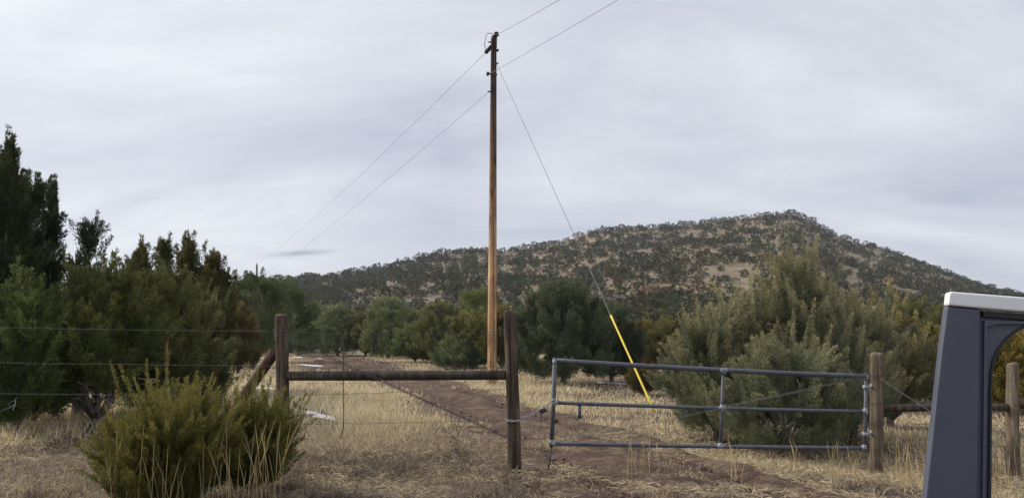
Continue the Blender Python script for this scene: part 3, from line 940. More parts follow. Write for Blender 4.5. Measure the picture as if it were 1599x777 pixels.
    return np.vstack(Vs), np.vstack(Is), np.vstack(Ss)


V, idx, sh = grass_field()
tag(link('grass', np_mesh('grass', V, 4, idx, M['grass'], sh)), 'dry straw and grey winter grass over the open ground', 'grass', kind='stuff')


def stalks(name, pts, label, seed, hmin=.35, hmax=.75, n_each=7, w=.006):
    rng = np.random.default_rng(seed)
    mb = MB()
    c = np.mean([p for p in pts], axis=0)
    for p in pts:
        for _ in range(n_each):
            x, y = p[0] + rng.normal() * .07, p[1] + rng.normal() * .07
            z = float(terrain(x, y))
            h = hmin + (hmax - hmin) * rng.random()
            a = rng.random() * 6.28; l = .05 + .28 * rng.random()
            ps = [(x + math.cos(a) * l * h * s ** 1.6, y + math.sin(a) * l * h * s ** 1.6, z + h * s * (1 - .12 * l * s)) for s in (0, .3, .6, .85, 1)]
            mb.tube(ps, [w * .5, w * .45, w * .38, w * .5, w * .15], 4)
    o = mb.build(name, M['stalk'], None, False)
    return o


M['stalk'] = plain('tall straw stalk', (.42, .31, .15), .8, 0, .3, 3)
pl = [P(px, 775, 6.9 + .5 * random.random()) for px in (195, 215, 235, 260, 300, 330, 365, 378, 392, 405, 412, 30, 75, 110, 175, 265, 440)]
tag(stalks('tall_grass', pl, '', 5, .4, .95, 5, .0046), 'tall thin straw grass stalks standing in front of the green shrubs', 'grass', kind='stuff')
pr_ = [P(px, 735, 9.0 + .8 * random.random()) for px in (1390, 1400, 1415, 1425, 1432, 1440, 1470, 1500, 1560, 1575, 1590, 1330, 1300, 1250, 1150, 1010, 985)]
tag(stalks('tall_grass', pr_, '', 6, .2, .6, 7, .006), 'straw grass stalks at the foot of the right fence post', 'grass', kind='stuff')

# low brown winter weeds
rng = np.random.default_rng(77)
n = 3200
r = 6.0 + 9 * rng.random(n) ** 1.2; a = (rng.random(n) * 2 - 1) * .72
x, y = r * np.sin(a), r * np.cos(a)
u = road_uv(x, y); X, Y, _f = project(np.stack([x, y, terrain(x, y)], -1))
mj = (fbm(x, y, .7, 55, 2) - .5) * .3
ok = ~((u > .10 + mj) & (u < .90 + mj) & (np.abs(u - .5) > .1)) & (fbm(x, y, 1.6, 210, 2) > np.where(X < 470, .36, np.where(X < 880, .44, .60)))
x, y, r = x[ok], y[ok], r[ok]; n = len(x)
k = np.repeat(np.arange(n), 60); m = len(k)
d = rng.normal(size=(m, 3)); d[:, 2] = np.abs(d[:, 2]) * .8 + .1; d = unit(d)
sz = (.05 + .13 * rng.random(n))[k]
pt = np.stack([x[k], y[k], terrain(x[k], y[k])], -1) + d * (sz * rng.random(m) * .8)[:, None]
V, idx = blades(pt, unit(d + rng.normal(size=(m, 3)) * .5), sz * (.4 + .6 * rng.random(m)), .005 + .005 * rng.random(m), rng, .2)
hue = rng.random(n)[k]
M['weed'] = leaf_mat('brown winter weed', (.060, .044, .034), (.19, .145, .108), (.30, .24, .18), transl=.1, use_obj=False)
tag(link('weeds', np_mesh('weeds', V, 4, idx, M['weed'], np.repeat(np.stack([hue, rng.random(m) * .4, rng.random(m)], -1), 4, 0))), 'low brown twiggy winter weeds among the foreground grass', 'weeds', kind='stuff')

# ------------------------------------------------------------------ clods and pebbles
rng = np.random.default_rng(33)
ico_v = []
t = (1 + 5 ** .5) / 2
ico_v = unit(np.array([(-1, t, 0), (1, t, 0), (-1, -t, 0), (1, -t, 0), (0, -1, t), (0, 1, t), (0, -1, -t), (0, 1, -t), (t, 0, -1), (t, 0, 1), (-t, 0, -1), (-t, 0, 1)], float))
ico_f = np.array([(0, 11, 5), (0, 5, 1), (0, 1, 7), (0, 7, 10), (0, 10, 11), (1, 5, 9), (5, 11, 4), (11, 10, 2), (10, 7, 6), (7, 1, 8), (3, 9, 4), (3, 4, 2), (3, 2, 6), (3, 6, 8), (3, 8, 9), (4, 9, 5), (2, 4, 11), (6, 2, 10), (8, 6, 7), (9, 8, 1)])
n = 16000
r = 5.5 + 20 * rng.random(n) ** 1.6; a = (rng.random(n) * 2 - 1) * .72
x, y = r * np.sin(a), r * np.cos(a)
u = road_uv(x, y); inr = (u > 0) & (u < 1)
ok = inr | (rng.random(n) < .3)
x, y, inr = x[ok], y[ok], inr[ok]; n = len(x)
s = .008 + .03 * rng.random(n) ** 4 + np.where(rng.random(n) < .012, .05, 0)
z = terrain(x, y) + np.where(inr, .03, 0) + s * .1
V = ico_v[None] * (1 + .3 * rng.normal(size=(n, 12, 1))) * s[:, None, None] * np.array([1.2, 1, .65]) + np.stack([x, y, z], -1)[:, None]
idx = ico_f[None] + (np.arange(n) * 12)[:, None, None]
M['clod'] = plain('dirt clod and pebble', (.10, .068, .055), .95, 0, .5, 4)
tag(link('gravel', np_mesh('gravel', V.reshape(-1, 3), 3, idx.reshape(-1, 3), M['clod'])), 'small reddish clods and pebbles on the track', 'gravel', kind='stuff')

# ------------------------------------------------------------------ fences
def post_mb(b, t, r, seed, n=18, lean=0.0):
    """round post with a slightly uneven shaft and a worn, rounded top"""
    rng = np.random.default_rng(seed)
    b = np.asarray(b, float); t = np.asarray(t, float)
    ks = np.r_[np.linspace(0, .97, 14), .988, 1.0]
    ps = [b + (t - b) * k + np.r_[rng.normal(size=2) * .003, 0] for k in ks]
    rs = [r * (1.03 - .06 * k + rng.normal() * .012) for k in ks]
    rs[-2] = r * .95; rs[-1] = r * .84
    m = MB().tube(ps, rs, n)
    V = np.array(m.v)
    V += rng.normal(size=V.shape) * .002
    m.v = list(V)
    return m


def wire(mb, a, b, sag=.02, r=.0024, barbs=True, n=14, rng=random):
    a = np.asarray(a, float); b = np.asarray(b, float)
    L = np.linalg.norm(b - a)
    ps = []
    for k in range(n + 1):
        s = k / n
        ps.append(a + (b - a) * s - np.array([0, 0, 1]) * sag * 4 * s * (1 - s) + np.array([0, 0, 1]) * rng.gauss(0, .003))
    mb.tube(ps, r, 5)
    if barbs:
        d = (b - a) / L
        for k in range(int(L / .13)):
            s = (k + .5) / int(L / .13)
            p = a + (b - a) * s - np.array([0, 0, 1]) * sag * 4 * s * (1 - s)
            v = np.array([rng.gauss(0, 1), rng.gauss(0, 1), rng.gauss(0, 1)]); v -= d * v.dot(d); v /= np.linalg.norm(v)
            mb.tube([p - v * .013, p + v * .013], .0013, 3)


def wrap(parent, org, c, r, wr=.003, turns=2):
    mb = MB()
    for k in range(turns):
        mb.ring(np.asarray(c) + np.array([0, 0, .008 * k]), (random.uniform(-.1, .1), random.uniform(-.1, .1), 1), r, wr, 20, 5)
    mb.build('wire_wrapping', M['wire'], parent, origin=org)


YL, YM, YR, YF = 10.3, 9.35, 10.15, 10.45
lp_t, lp_b = P(439, 491, YL), P(446, 735, YL)
mp_t, mp_b = P(796, 486, YM), P(806, 733, YM)
rp_t, rp_b = P(1368.5, 551, YR), P(1367, 742, YR)
fp_t, fp_b = P(1580, 567, YF), P(1581, 752, YF)
for b_ in (lp_b, mp_b, rp_b, fp_b): b_[2] = float(terrain(b_[0], b_[1])) - .35

# left-hand fence: brace assembly and the wires that run off to the left
fL = empty('wire_fence', (lp_b[0], lp_b[1], float(terrain(lp_b[0], lp_b[1]))))
tag(fL, 'wooden H brace with leaning strut and barbed wires left of the gateway', 'fence')
oL = np.array(fL.location)
post_mb(lp_b, lp_t, 9.8 / F * YL, 1).build('post', M['post'], fL, True, origin=oL)['label'] = 'split brown post the leaning brace rests on'
post_mb(mp_b, mp_t, 10.0 / F * YM, 2).build('post', M['post'], fL, True, origin=oL)['label'] = 'brown post the gate is chained to'
for o in [c for c in fL.children if c.name.startswith('post')]:
    t_, r_ = (lp_t, 9.1 / F * YL) if 'split' in o['label'] else (mp_t, 9.2 / F * YM)
    MB().tube([t_ + np.array([0, 0, -.006]), t_ + np.array([0, 0, .004])], [r_ * .88, r_ * .8], 18).build('end_grain', M['endgrain'], o, origin=oL)
# the rail between the two posts
a, b_ = P(450, 586.5, YL - .02), P(790, 585, YM)
ks = np.linspace(0, 1, 9)
MB().tube([a + (b_ - a) * k for k in ks], [.062 + .003 * math.sin(5 * k) for k in ks], 14).build('rail', M['rail'], fL, True, origin=oL)
# leaning strut
a, b_ = P(430, 548, YL + .05), P(322, 655, YL + .9); b_[2] = float(terrain(b_[0], b_[1])) + .0
d = (b_ - a); b_ = b_ + d * .06
MB().tube([a + (b_ - a) * k for k in ks], [.072] * 9, 14).build('leaning_strut', M['brace'], fL, True, origin=oL)
# wires
mb = MB()
rad_l, rad_m = 10.1 / F * YL, 10.3 / F * YM
for yl, yl2, y0 in ((517, 508, 0), (571, 563, 0), (617, 613, 0), (660, 658, 0)):
    wire(mb, P(430, yl, YL), P(-320, yl2 - 4, YL + .4), .015, .0016)
mb.build('barbed_wire', M['line'], fL, origin=oL)
mb = MB()
for yl, ym in ((519, 522), (566, 571), (616, 606), (661, 655)):
    wire(mb, P(446, yl, YL - .1), P(795, ym, YM - .1), .012)
mb.build('barbed_wire', M['wire'], fL, origin=oL)
mb = MB()
for dz in (0, .022):
    a, b_ = P(434, 522, YL - .11) + np.array([0, 0, dz]), P(806, 690, YM - .1) + np.array([0, 0, dz * .6])
    wire(mb, a, b_, .0, .0045, False, 24)
mb.build('twisted_brace_wire', M['wire'], fL, origin=oL)
mb = MB()
pts = [P(534, 524, 10.02), P(537, 560, 10.0), P(535.5, 600, 10.0), P(537, 640, 10.0), P(536, 665, 10.0), P(532, 684, 10.0)]
mb.tube(pts, .0045, 5); mb.tube([p + np.array([.006 * (-1) ** k, 0, 0]) for k, p in enumerate(pts)], .004, 5)
mb.build('wire_stay', M['wire'], fL, origin=oL)
for py in (519, 524, 530): wrap(fL, oL, P(440, py, YL), rad_l + .003, .0035, 1)
for py in (572, 607, 523): wrap(fL, oL, P(796 + (py - 486) * .04, py, YM), rad_m + .002, .003, 1)

# right-hand fence
fR = empty('wire_fence', (rp_b[0], rp_b[1], float(terrain(rp_b[0], rp_b[1]))))
tag(fR, 'grey brown wooden fence with one rail behind the parked vehicle', 'fence')
oR = np.array(fR.location)
post_mb(rp_b, rp_t, 9.9 / F * YR, 3).build('post', M['post_pale'], fR, True, origin=oR)['label'] = 'grey brown post the gate hangs on'
post_mb(fp_b, fp_t, 9.0 / F * YF, 4).build('post', M['post_pale'], fR, True, origin=oR)['label'] = 'post seen through the vehicle window opening'
a, b_ = P(1376, 637, YR), P(1574, 635, YF)
MB().tube([a + (b_ - a) * k for k in ks], [.046 + .003 * math.sin(7 * k) for k in ks], 14).build('rail', M['post'], fR, True, origin=oR)
a, b_ = P(1584, 624, YF), P(1760, 700, YF + .8)
MB().tube([a + (b_ - a) * k for k in ks], [.07] * 9, 14).build('leaning_strut', M['post'], fR, True, origin=oR)
mb = MB()
for y0, y1 in ((585, 592), (628, 630), (660, 662), (693, 696)):
    wire(mb, P(1376, y0, YR - .1), P(1578, y1, YF - .1), .01)
    wire(mb, P(1582, y1, YF - .1), P(2000, y1 + 4, YF + .5), .02)
mb.build('barbed_wire', M['wire'], fR, origin=oR)
mb = MB()
wire(mb, P(1376, 592, YR - .1), P(1578, 724, YF - .1), 0, .004, False)
mb.build('twisted_brace_wire', M['wire_pale'], fR, origin=oR)
for py in (585, 629, 661): wrap(fR, oR, P(1368, py, YR), 10.3 / F * YR + .003, .003, 1)

# ------------------------------------------------------------------ the pipe gate
YA, YB = 9.35, 10.0


def gy(px): return YA + (YB - YA) * (px - 863) / (1353 - 863.0)


def GP(px, py, dy=0): return P(px, py, gy(px) + dy)


def curve(pts, n=14):
    xs = [p[0] for p in pts]; co = np.polyfit(xs, [p[1] for p in pts], 2)
    return [(q_, float(np.polyval(co, q_))) for q_ in np.linspace(xs[0], xs[-1], n)]


gate = empty('pipe_gate', (*GP(1110, 696)[:2], 0.0))
tag(gate, 'grey steel pipe farm gate with three rails closed across the track', 'gate')
oG = np.array(gate.location)
RP = .026
for nm, pts, r in (('top_rail', [(868, 562.5), (1127, 577.5), (1351, 587)], .030), ('middle_rail', [(866, 628), (1127, 637), (1351, 642)], .0225), ('bottom_rail', [(863, 692), (1127, 696.5), (1351, 699)], .024)):
    MB().tube([GP(*p) for p in curve(pts)], r, 12).build(nm, M['galv'], gate, True, origin=oG)
MB().tube([GP(866.5, 558), GP(864.5, 628), GP(861, 697)], .026, 12).build('upright', M['galv'], gate, True, origin=oG)
MB().tube([GP(1129.5, 579), GP(1127.5, 637), GP(1125, 697)], .022, 12).build('upright', M['galv'], gate, True, origin=oG)
MB().tube([GP(1352.5, 583), GP(1352, 640), GP(1350, 703)], .025, 12).build('upright', M['galv'], gate, True, origin=oG)
MB().tube([GP(905, 631, .01), GP(905, 653, .01)], .022, 12).build('stub', M['galv'], gate, True, origin=oG)
# cast corner fittings, tees and hinge bands
ux = unit(GP(1353, 600) - GP(863, 600)); uz = np.array([0, 0, 1.]); uy = np.cross(uz, ux); uy /= np.linalg.norm(uy)


def fitting(px, py, horiz=(1,), vert=(1,), big=.031):
    m = MB(); c = GP(px, py)
    for s in horiz: m.tube([c - ux * .01 * s, c + ux * .050 * s], big * .95, 12)
    for s in vert: m.tube([c - uz * .01 * s, c + uz * .046 * s], big * .92, 12)
    c2 = c - uy * .0
    m.tube([c - uy * (big + .012), c + uy * (big + .012)], .010, 6)
    return m.build('fitting', M['fitting'], gate, True, origin=oG)


fitting(866.3, 562.5, (1,), (-1,)); fitting(864.5, 628, (1,), (1, -1), .029); fitting(861.3, 692, (1,), (1,))
fitting(1129, 577.8, (1, -1), (-1,), .034); fitting(1127.5, 637, (1, -1), (1, -1), .027); fitting(1125, 696.3, (1, -1), (1,), .028)
fitting(1352.5, 587, (-1,), (-1,)); fitting(1352, 642, (-1,), (1, -1), .028); fitting(1350, 699, (-1,), (1,))
for py in (604, 677):
    c = GP(1352, py)
    hm = MB().tube([c - uz * .025, c + uz * .025], .040, 14)
    hm.tube([c + np.array([0, -.0, 0]), P(1362, py, YR)], .013, 8)
    hm.tube([P(1361, py - 6, YR - .01), P(1361, py + 6, YR - .01)], .018, 8)
    hm.build('hinge', M['fitting'], gate, True, origin=oG)
mb = MB()
for dz in (0, .012):
    wire(mb, GP(1344, 590, -.04) + uz * dz, GP(1130, 635, -.045) + uz * dz, .006, .0024, False, 10)
    wire(mb, GP(1126, 638, -.045) + uz * dz, GP(866, 690, -.04) + uz * dz, .006, .0024, False, 10)
mb.build('tension_wire', M['strand'], gate, origin=oG)
MB().tube([GP(861, 695), GP(859, 715), GP(855.5, 737)], .010, 6).build('drop_rod', M['wire'], gate, True, origin=oG)

# chain: round the post and across to the gate
ch = MB()
cpt = []
pc = P(802.5, 654, YM); prd = 10.5 / F * YM + .012
cpt += [pc + np.array([math.cos(t) * prd, math.sin(t) * prd, .012 * math.sin(t * 1.0)]) for t in np.linspace(R(20), R(20) + 2 * math.pi * .97, 26)][::-1]
hang = [P(814, 652, YM - .05), P(825, 649, YM - .03), P(836, 643, YM - .02), P(846, 637, YM - .01), P(855, 631, YM - .02), P(862, 624, YM - .035), P(868, 623, YM - .04)]
cpt += hang
cpt = np.array(cpt)
dd = np.r_[0, np.cumsum(np.linalg.norm(np.diff(cpt, axis=0), axis=1))]
nlk = int(dd[-1] / .034)
for k in range(nlk):
    s = (k + .5) / nlk * dd[-1]
    p = np.array([np.interp(s, dd, cpt[:, q_]) for q_ in range(3)])
    p2 = np.array([np.interp(min(s + .01, dd[-1]), dd, cpt[:, q_]) for q_ in range(3)])
    p1 = np.array([np.interp(max(s - .01, 0), dd, cpt[:, q_]) for q_ in range(3)])
    tg = unit(p2 - p1)
    n1 = np.cross(tg, [0, 0, 1.] if k % 2 else [.3, .9, .1]); n1 = unit(n1)
    ch.ring(p, n1, .0125, .0048, 12, 6, 1.9, tg)
chain = empty('gate_chain', tuple(pc)); tag(chain, 'silver chain with padlock looped from wooden post to gate', 'chain')
ch.build('links', M['chain'], chain, True, origin=pc)
lk = MB(); c = P(848, 641, YM - .03)
ax_l = np.array([unit(np.array([1., 0, .35])), np.array([0, 1., 0]), unit(np.array([-.35, 0, 1.]))])
lk.box(c, (.085, .028, .05), ax_l)
lo = lk.build('padlock', M['iron'], chain, False, .006, origin=pc)
MB().ring(c + np.array([.055, 0, .02]), (0, 1, 0), .02, .005, 14, 6, 1.4, (1, 0, .3)).build('shackle', M['fitting'], lo, True, origin=pc)
MB().tube([P(846, 645, YM - .03), P(844, 655, YM - .03), P(845, 668, YM - .03)], .004, 5).build('loose_wire', M['wire'], chain, origin=pc)

# ------------------------------------------------------------------ utility pole
pb = G(768, 604); YP = pb[1]
pt = P(771, 57, YP)
pole = empty('utility_pole', tuple(pb)); tag(pole, 'tall brown wooden utility pole standing beside the track', 'utility pole')
oP = np.array(pb)
ks2 = np.r_[np.linspace(0, .99, 24), 1.0]
prng = np.random.default_rng(8)
base_in = pb - np.array([0, 0, .5])
rs = [(7.5 - 2.9 * k) / F * YP * (1 + prng.normal() * .006) for k in ks2]; rs[-1] *= .8
pps = [base_in + (pt - base_in) * k for k in ks2]
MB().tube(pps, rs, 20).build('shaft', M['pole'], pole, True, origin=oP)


def prd_at(py): return (7.5 - 2.9 * (604 - py) / 547.0) / F * YP


def PP(px, py, dy=0): return P(px, py, YP + dy)


# pin insulator on its bracket at the top
m = MB()
c = PP(775, 62, -.02)
m.tube([PP(774.5, 75, -.1), PP(775, 58, -.08)], .03, 8)
m.build('top_bracket', M['iron'], pole, True, origin=oP)
top = PP(775, 57, -.06)
m = MB()
zs = [0, .02, .025, .06, .065, .10, .105, .14, .16]; rr_ = [.05, .09, .10, .085, .055, .065, .085, .075, .03]
m.tube([top + uz * q_ for q_ in zs], rr_, 14)
m.build('insulator', M['iron'], pole, True, origin=oP)
# dead-end insulator string pulling to the left
m = MB(); a = PP(767, 73, -.05); b_ = PP(759, 82, .2)
for s in np.linspace(0, 1, 7):
    p = a + (b_ - a) * s
    e = unit(b_ - a)
    m.tube([p - e * .012, p, p + e * .012], [.03, .075, .03], 10)
m.tube([a, b_], .03, 8)
m.build('insulator', M['iron'], pole, True, origin=oP)
# neutral spool clevis and bolts
m = MB(); m.tube([PP(763.5, 115, -.05), PP(776.5, 117, -.05)], .035, 8); m.tube([PP(761.5, 113, -.05), PP(761.5, 118, -.05)], .05, 10)
m.build('spool_clevis', M['iron'], pole, True, origin=oP)
m = MB()
for (qx, qy) in ((765, 66), (776.5, 78), (776, 99), (764.5, 143), (776, 80)):
    e = np.array([1., 0, 0]); p = PP(qx, qy, -.05)
    m.tube([p - e * .06, p + e * .06], .025, 6)
m.build('bolt_hardware', M['iron'], pole, True, origin=oP)
m = MB()
jp = [PP(759, 81, .2), PP(756.5, 70, .1), PP(758, 60, .05), PP(760.5, 53, 0), PP(766, 52, -.05), PP(773, 56, -.06)]
m.tube(jp, .012, 6)
m.build('jumper_wire', M['iron'], pole, True, origin=oP)
m = MB(); pd_ = PP(769, 92, 0)
gw = [np.array([pb[0], pb[1], 0]) + np.array([-.02, -1, 0]) * 0 + (pps[-1] - pb) * 0 for _ in ()]
gl = []
for py in np.linspace(75, 600, 20):
    gl.append(P(770.5 - (py - 57) * .005 + 2.0, py, YP - prd_at(py) - .012))
m.tube(gl, .007, 5)
m.build('ground_wire', M['iron'], pole, True, origin=oP)

# the far pole of the same line
fb = P(401, 545, 105.0); fb[2] = float(terrain(fb[0], fb[1])); ft = P(401, 413, 105.0)
fpo = empty('utility_pole', tuple(fb)); tag(fpo, 'far utility pole poking up over the dark junipers at left', 'utility pole')
MB().tube([fb, ft], [.17, .12], 10).build('shaft', M['post'], fpo, True, origin=fb)
MB().tube([ft, ft + np.array([0, 0, .25])], [.06, .04], 8).build('insulator', M['iron'], fpo, True, origin=fb)


def line(name, label, a, b, sag, r, mat, group=None):
    a = np.asarray(a); b = np.asarray(b)
    ps = []
    for s in np.linspace(0, 1, 40):
        ps.append(a + (b - a) * s - uz * sag * 4 * s * (1 - s))
    o = MB().tube([p - a for p in ps], r, 6).build(name, mat, None, True)
    o.location = tuple(a)
    return tag(o, label, 'power line', group)


line('power_line', 'upper conductor sloping from the pole head to the far left pole', PP(759, 82, .2), ft + np.array([0, 0, .2]), .6, .0062, M['line'])
line('power_line', 'lower conductor sloping from below the pole head to the far left pole', PP(764, 143, .0), ft + np.array([0, 0, -1.9]), .6, .0062, M['line'])


def upline(px, py, ex, ey, Yb, Ye):
    A = PP(px, py, -.06); B = P(ex, ey, Ye)
    d = B - A
    return A, A + d * 2.6


A, B = upline(775, 55, 868, 0, YP, YP - 9); line('power_line', 'conductor rising right from the insulator on the pole top', A, B, .05, .0062, M['line'])
A, B = upline(764, 116, 960, 0, YP, YP - 9); line('power_line', 'conductor rising right from the clevis below the pole top', A, B, .05, .0062, M['line'])

# guy wire with its yellow guard
ga = G(1030, 660)
gt = PP(774.5, 98, -.05)
guy = empty('guy_wire', tuple(ga)); tag(guy, 'steel guy strand with a yellow guard anchored right of the utility pole', 'guy wire')
YG = ga[1]
k_of = lambda Y: None
# the guard starts where the photograph shows it along the strand
best = min(np.linspace(0, 1, 400), key=lambda s: abs(project(gt + (ga - gt) * s)[1] - 493))
g0 = gt + (ga - gt) * best
best2 = min(np.linspace(0, 1, 400), key=lambda s: abs(project(gt + (ga - gt) * s)[1] - 643))
g1 = gt + (ga - gt) * best2
MB().tube([gt + (ga - gt) * s for s in np.linspace(0, 1, 20)], .0085, 6).build('strand', M['strand'], guy, True, origin=ga)
MB().tube([g0 + (g1 - g0) * s for s in np.linspace(0, 1, 8)], .022, 10).build('guard', M['yellow'], guy, True, origin=ga)
am = MB().tube([g1 + (ga - g1) * .0, ga - np.array([0, 0, .05])], .012, 8)
am.ring(g1 + (ga - g1) * .55, (0, 1, 0), .035, .012, 12, 6)
am.build('anchor_rod', M['fitting'], guy, True, origin=ga)

# ------------------------------------------------------------------ the vehicle
YV = 2.55
vo = P(1500, 640, YV)
v = empty('parked_suv', (vo[0] + .3, vo[1], 0.0)); v.location.z = float(terrain(vo[0], vo[1]))
tag(v, 'dark slate vehicle with white roof edge and rounded window opening', 'car')
oV = np.array(v.location)


def VP(px, py): return P(px, py, YV)


back = np.array([0, 1., 0])
# panel: outer skin with a rounded leading edge
poly = [VP(1478.5, 477), VP(1532, 482), VP(1530, 600), VP(1527, 777), VP(1522, 1010), VP(1404, 1010), VP(1424, 900), VP(1444.5, 777), VP(1459, 640), VP(1470, 540)]
MB().prism(poly, back * 0, back * .07 + np.array([.026, 0, 0])).build('pillar_panel', M['paint'], v, False, .010, origin=oV)
# dark gap and seal
poly = [VP(1532.4, 483), VP(1536, 483), VP(1534, 600), VP(1531, 777), VP(1526, 1010), VP(1522.4, 1010), VP(1527.4, 777), VP(1530.4, 600)]
MB().prism(poly, back * .018, back * .06).build('door_gap', M['rubber'], v, False, origin=oV)
# door with the window frame: rounded upper corner of the opening
oc = [VP(1552, 777)]
arc = []
inner = [(1546, 1010), (1550, 840), (1552, 777), (1553, 660), (1553, 610), (1554.5, 580), (1558.5, 562), (1566, 545), (1577, 531), (1590, 520), (1606, 511), (1640, 500), (1700, 494), (1800, 492), (1950, 494)]
outer = [(1526.5, 1010), (1530, 840), (1531.5, 777), (1533.5, 660), (1534.5, 610), (1535, 580), (1535.3, 562), (1535.6, 545), (1536, 520), (1536.5, 500), (1548, 496), (1640, 488 + 8), (1700, 489), (1800, 488), (1950, 488)]
outer = [(1526.5, 1010), (1530, 840), (1531.5, 777), (1533.5, 660), (1534.5, 610), (1535, 580), (1535.3, 562), (1535.6, 545), (1536, 520), (1536.5, 485), (1560, 487.5), (1600, 490), (1700, 490.5), (1800, 488), (1950, 488)]


def strip(name, inn, out, d0, d1, mat, bevel=.004):
    n = len(inn)
    m = MB(); b = 0
    for (p, q_) in zip(inn, out):
        a, c = VP(*p), VP(*q_)
        m.v += [a + back * d0, c + back * d0, a + back * d1, c + back * d1]
    for i in range(n - 1):
        k = i * 4; l = k + 4
        m.f += [(k, l, l + 1, k + 1), (k + 2, k + 3, l + 3, l + 2), (k, k + 2, l + 2, l), (k + 1, l + 1, l + 3, k + 3)]
    m.f += [(0, 1, 3, 2), ((n - 1) * 4, (n - 1) * 4 + 2, (n - 1) * 4 + 3, (n - 1) * 4 + 1)]
    return m.build(name, mat, v, False, bevel, origin=oV)


wf = strip('window_frame', inner, outer, .02, .085, M['paint_in'])
# raised rim following the opening and the rain channel above it
rim_in = [(p[0] + .0, p[1]) for p in inner]
rim_out = [(1541.5, 1010), (1545.5, 840), (1547.5, 777), (1549, 660), (1549.5, 610), (1551, 580), (1554.5, 561), (1562.5, 543), (1574, 528), (1588, 516.5), (1605, 507), (1640, 496.5), (1700, 491), (1800, 489.5), (1950, 491.5)]
strip('window_seal', rim_in, rim_out, .012, .05, M['rubber'], .002)
strip('frame_rib', [(1537, 1010), (1541, 777), (1543, 600), (1544, 510), (1560, 506), (1599, 506), (1700, 500)], [(1533, 1010), (1537, 777), (1539, 600), (1540, 500), (1560, 500.5), (1599, 501), (1700, 495)], .008, .03, M['paint_in'], .002)
strip('rain_channel', [(1537, 494), (1560, 496), (1599, 499), (1700, 506), (1950, 506)], [(1537, 485), (1560, 487), (1599, 489.5), (1700, 496), (1950, 496)], .004, .05, M['rubber'], .002)
# lower door skin below the sill, out of frame
poly = [VP(1546, 1012), VP(1950, 1012), VP(1950, 1290), VP(1500, 1290), VP(1522, 1012)]
MB().prism(poly, back * .0, back * .08).build('door_skin', M['paint'], v, False, .01, origin=oV)
# white roof edge
poly = [VP(1480.5, 456.2), VP(1484, 455), VP(1599, 464.0), VP(1950, 470), VP(1950, 493), VP(1599, 487.2), VP(1532, 481.6), VP(1478.3, 476.6)]
MB().prism(poly, back * -.008, back * .06 + np.array([.022, 0, 0])).build('roof_edge', M['white'], v, False, .007, origin=oV)
poly = [VP(1488, 454.6), VP(1599, 463.2), VP(1950, 469), VP(1950, 466.5), VP(1599, 461.0), VP(1500, 454.0)]
MB().prism(poly, back * .01, back * .05).build('roof_seal', M['rubber'], v, False, origin=oV)

# ------------------------------------------------------------------ thin air haze
hm, hnt, hb = new_mat('thin haze')
hnt.nodes.remove(hb)
pv = N(hnt, 'ShaderNodeVolumePrincipled'); pv.inputs['Color'].default_value = (.80, .85, .95, 1); pv.inputs['Density'].default_value = .00018
pv.inputs['Anisotropy'].default_value = .2
hnt.links.new(pv.outputs[0], hnt.nodes['Material Output'].inputs['Volume'])
o = MB().box((0, 0, 60), (14000, 14000, 124)).build('haze', hm)
tag(o, 'thin pale haze softening the hill', 'haze', kind='stuff')

# ------------------------------------------------------------------ sky and light
SUN_AZ, SUN_EL = R(-74), R(30)       # azimuth from straight ahead, negative to the left
sd = Vector((math.sin(SUN_AZ) * math.cos(SUN_EL), math.cos(SUN_AZ) * math.cos(SUN_EL), math.sin(SUN_EL)))
w = bpy.data.worlds.new('World'); SC.world = w; w.use_nodes = True
nt = w.node_tree
bg = nt.nodes['Background']
sky = N(nt, 'ShaderNodeTexSky', sky_type='NISHITA'); sky.sun_disc = False
sky.sun_elevation = SUN_EL; sky.sun_rotation = SUN_AZ
tc = N(nt, 'ShaderNodeTexCoord').outputs['Generated']
sx = N(nt, 'ShaderNodeSeparateXYZ'); nt.links.new(tc, sx.inputs[0])
zz = math_n(nt, 'ADD', math_n(nt, 'MAXIMUM', sx.outputs[2], 0.0), .24)
cx_ = math_n(nt, 'DIVIDE', sx.outputs[0], zz); cy_ = math_n(nt, 'DIVIDE', sx.outputs[1], zz)
cb = N(nt, 'ShaderNodeCombineXYZ'); nt.links.new(cx_, cb.inputs[0]); nt.links.new(cy_, cb.inputs[1])
v1 = mapping(nt, cb.outputs[0], (.75, 1.25, 1), (3.1, 1.2, 0), (0, 0, R(48)))
n1 = noise(nt, 1.0, 7, .58, v1, .9)
v2 = mapping(nt, cb.outputs[0], (.34, .44, 1), (7.7, 4.2, 0), (0, 0, R(30)))
n2 = noise(nt, 1.0, 4, .5, v2, .5)
v3 = mapping(nt, cb.outputs[0], (1.5, 4.5, 1), (1.7, 8.2, 0), (0, 0, R(38)))
n3 = noise(nt, 1.0, 6, .62, v3, .6)
mixn = math_n(nt, 'ADD', math_n(nt, 'ADD', math_n(nt, 'MULTIPLY', n1.outputs[0], .50), math_n(nt, 'MULTIPLY', n2.outputs[0], .38)), math_n(nt, 'MULTIPLY', n3.outputs[0], .12))
cl = ramp(nt, [(.36, (4.0, 4.3, 5.2)), (.45, (5.2, 5.45, 6.2)), (.53, (6.2, 6.4, 7.0)), (.62, (7.7, 7.8, 8.1))], mixn).outputs[0]
dot = N(nt, 'ShaderNodeVectorMath', operation='DOT_PRODUCT'); nt.links.new(tc, dot.inputs[0]); dot.inputs[1].default_value = sd
gl_ = math_n(nt, 'POWER', math_n(nt, 'MAXIMUM', dot.outputs['Value'], 0), 5.0)
glc = mixc(nt, gl_, (0, 0, 0), (2.8, 2.75, 2.5))
cl = mixc(nt, 1.0, cl, glc, 'ADD')
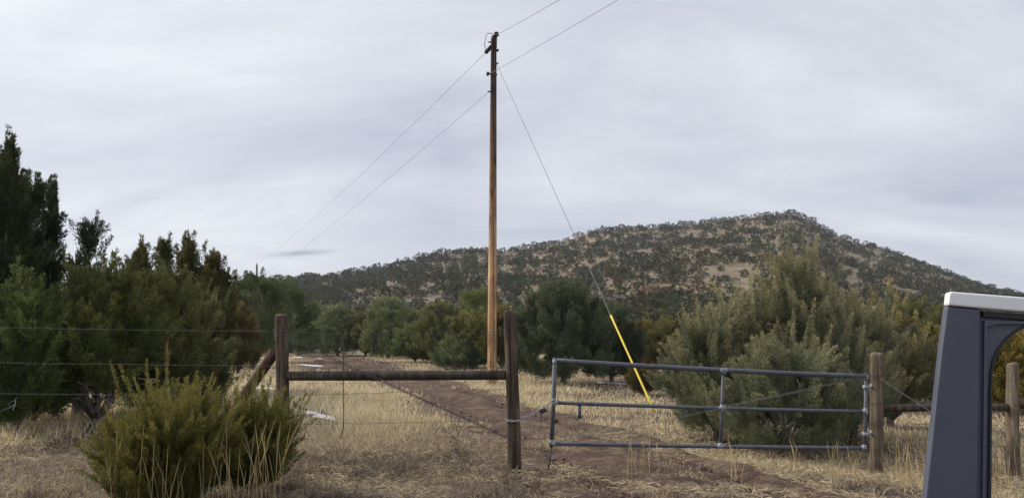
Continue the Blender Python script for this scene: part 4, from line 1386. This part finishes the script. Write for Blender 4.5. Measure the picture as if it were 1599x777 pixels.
# one small grey lens of cloud low over the left ridge
d_ = ray(470, 395); d_ = d_ / np.linalg.norm(d_)
du = np.array([d_[1], -d_[0], 0]); du /= np.linalg.norm(du); dw = np.cross(du, d_)
def _dot(vec):
    n_ = N(nt, 'ShaderNodeVectorMath', operation='DOT_PRODUCT'); nt.links.new(tc, n_.inputs[0]); n_.inputs[1].default_value = tuple(vec)
    return n_.outputs['Value']
eu = math_n(nt, 'POWER', math_n(nt, 'ABSOLUTE', math_n(nt, 'DIVIDE', _dot(du), .036)), 2.0)
ew = math_n(nt, 'POWER', math_n(nt, 'ABSOLUTE', math_n(nt, 'DIVIDE', math_n(nt, 'SUBTRACT', _dot(dw - .10 * du), 0.0), .0036)), 2.0)
lens = math_n(nt, 'EXPONENT', math_n(nt, 'MULTIPLY', math_n(nt, 'ADD', eu, ew), -1.0))
lens = math_n(nt, 'MULTIPLY', lens, math_n(nt, 'GREATER_THAN', _dot(d_), 0.0))
cl = mixc(nt, math_n(nt, 'MULTIPLY', lens, .95), cl, (3.3, 3.65, 4.5))
zen = ramp(nt, [(.42, (1, 1, 1)), (.85, (1.75, 1.75, 1.72))], sx.outputs[2]).outputs[0]   # an overcast sky is brightest overhead
cl = mixc(nt, 1.0, cl, zen, 'MULTIPLY')
mxs = mixc(nt, .92, sky.outputs[0], cl)
nt.links.new(mxs, bg.inputs['Color'])
bg.inputs['Strength'].default_value = .10

sl = bpy.data.lights.new('sun', 'SUN'); sl.energy = 3.0; sl.angle = R(10); sl.color = (1, .93, .82)
so = bpy.data.objects.new('sun', sl); COL.objects.link(so)
so.rotation_euler = sd.to_track_quat('Z', 'Y').to_euler()

SC.view_settings.view_transform = 'Standard'
SC.view_settings.look = 'None'
SC.view_settings.gamma = 1
SC.view_settings.exposure = 0.28
SC.view_settings.use_curve_mapping = False
SC.cycles.max_bounces = 6
SC.cycles.diffuse_bounces = 3
SC.cycles.transmission_bounces = 3
SC.cycles.use_adaptive_sampling = True
SC.cycles.use_denoising = True
SC.cycles.denoiser = 'OPENIMAGEDENOISE'
SC.cycles.denoising_input_passes = 'RGB_ALBEDO_NORMAL'
SC.cycles.denoising_prefilter = 'ACCURATE'
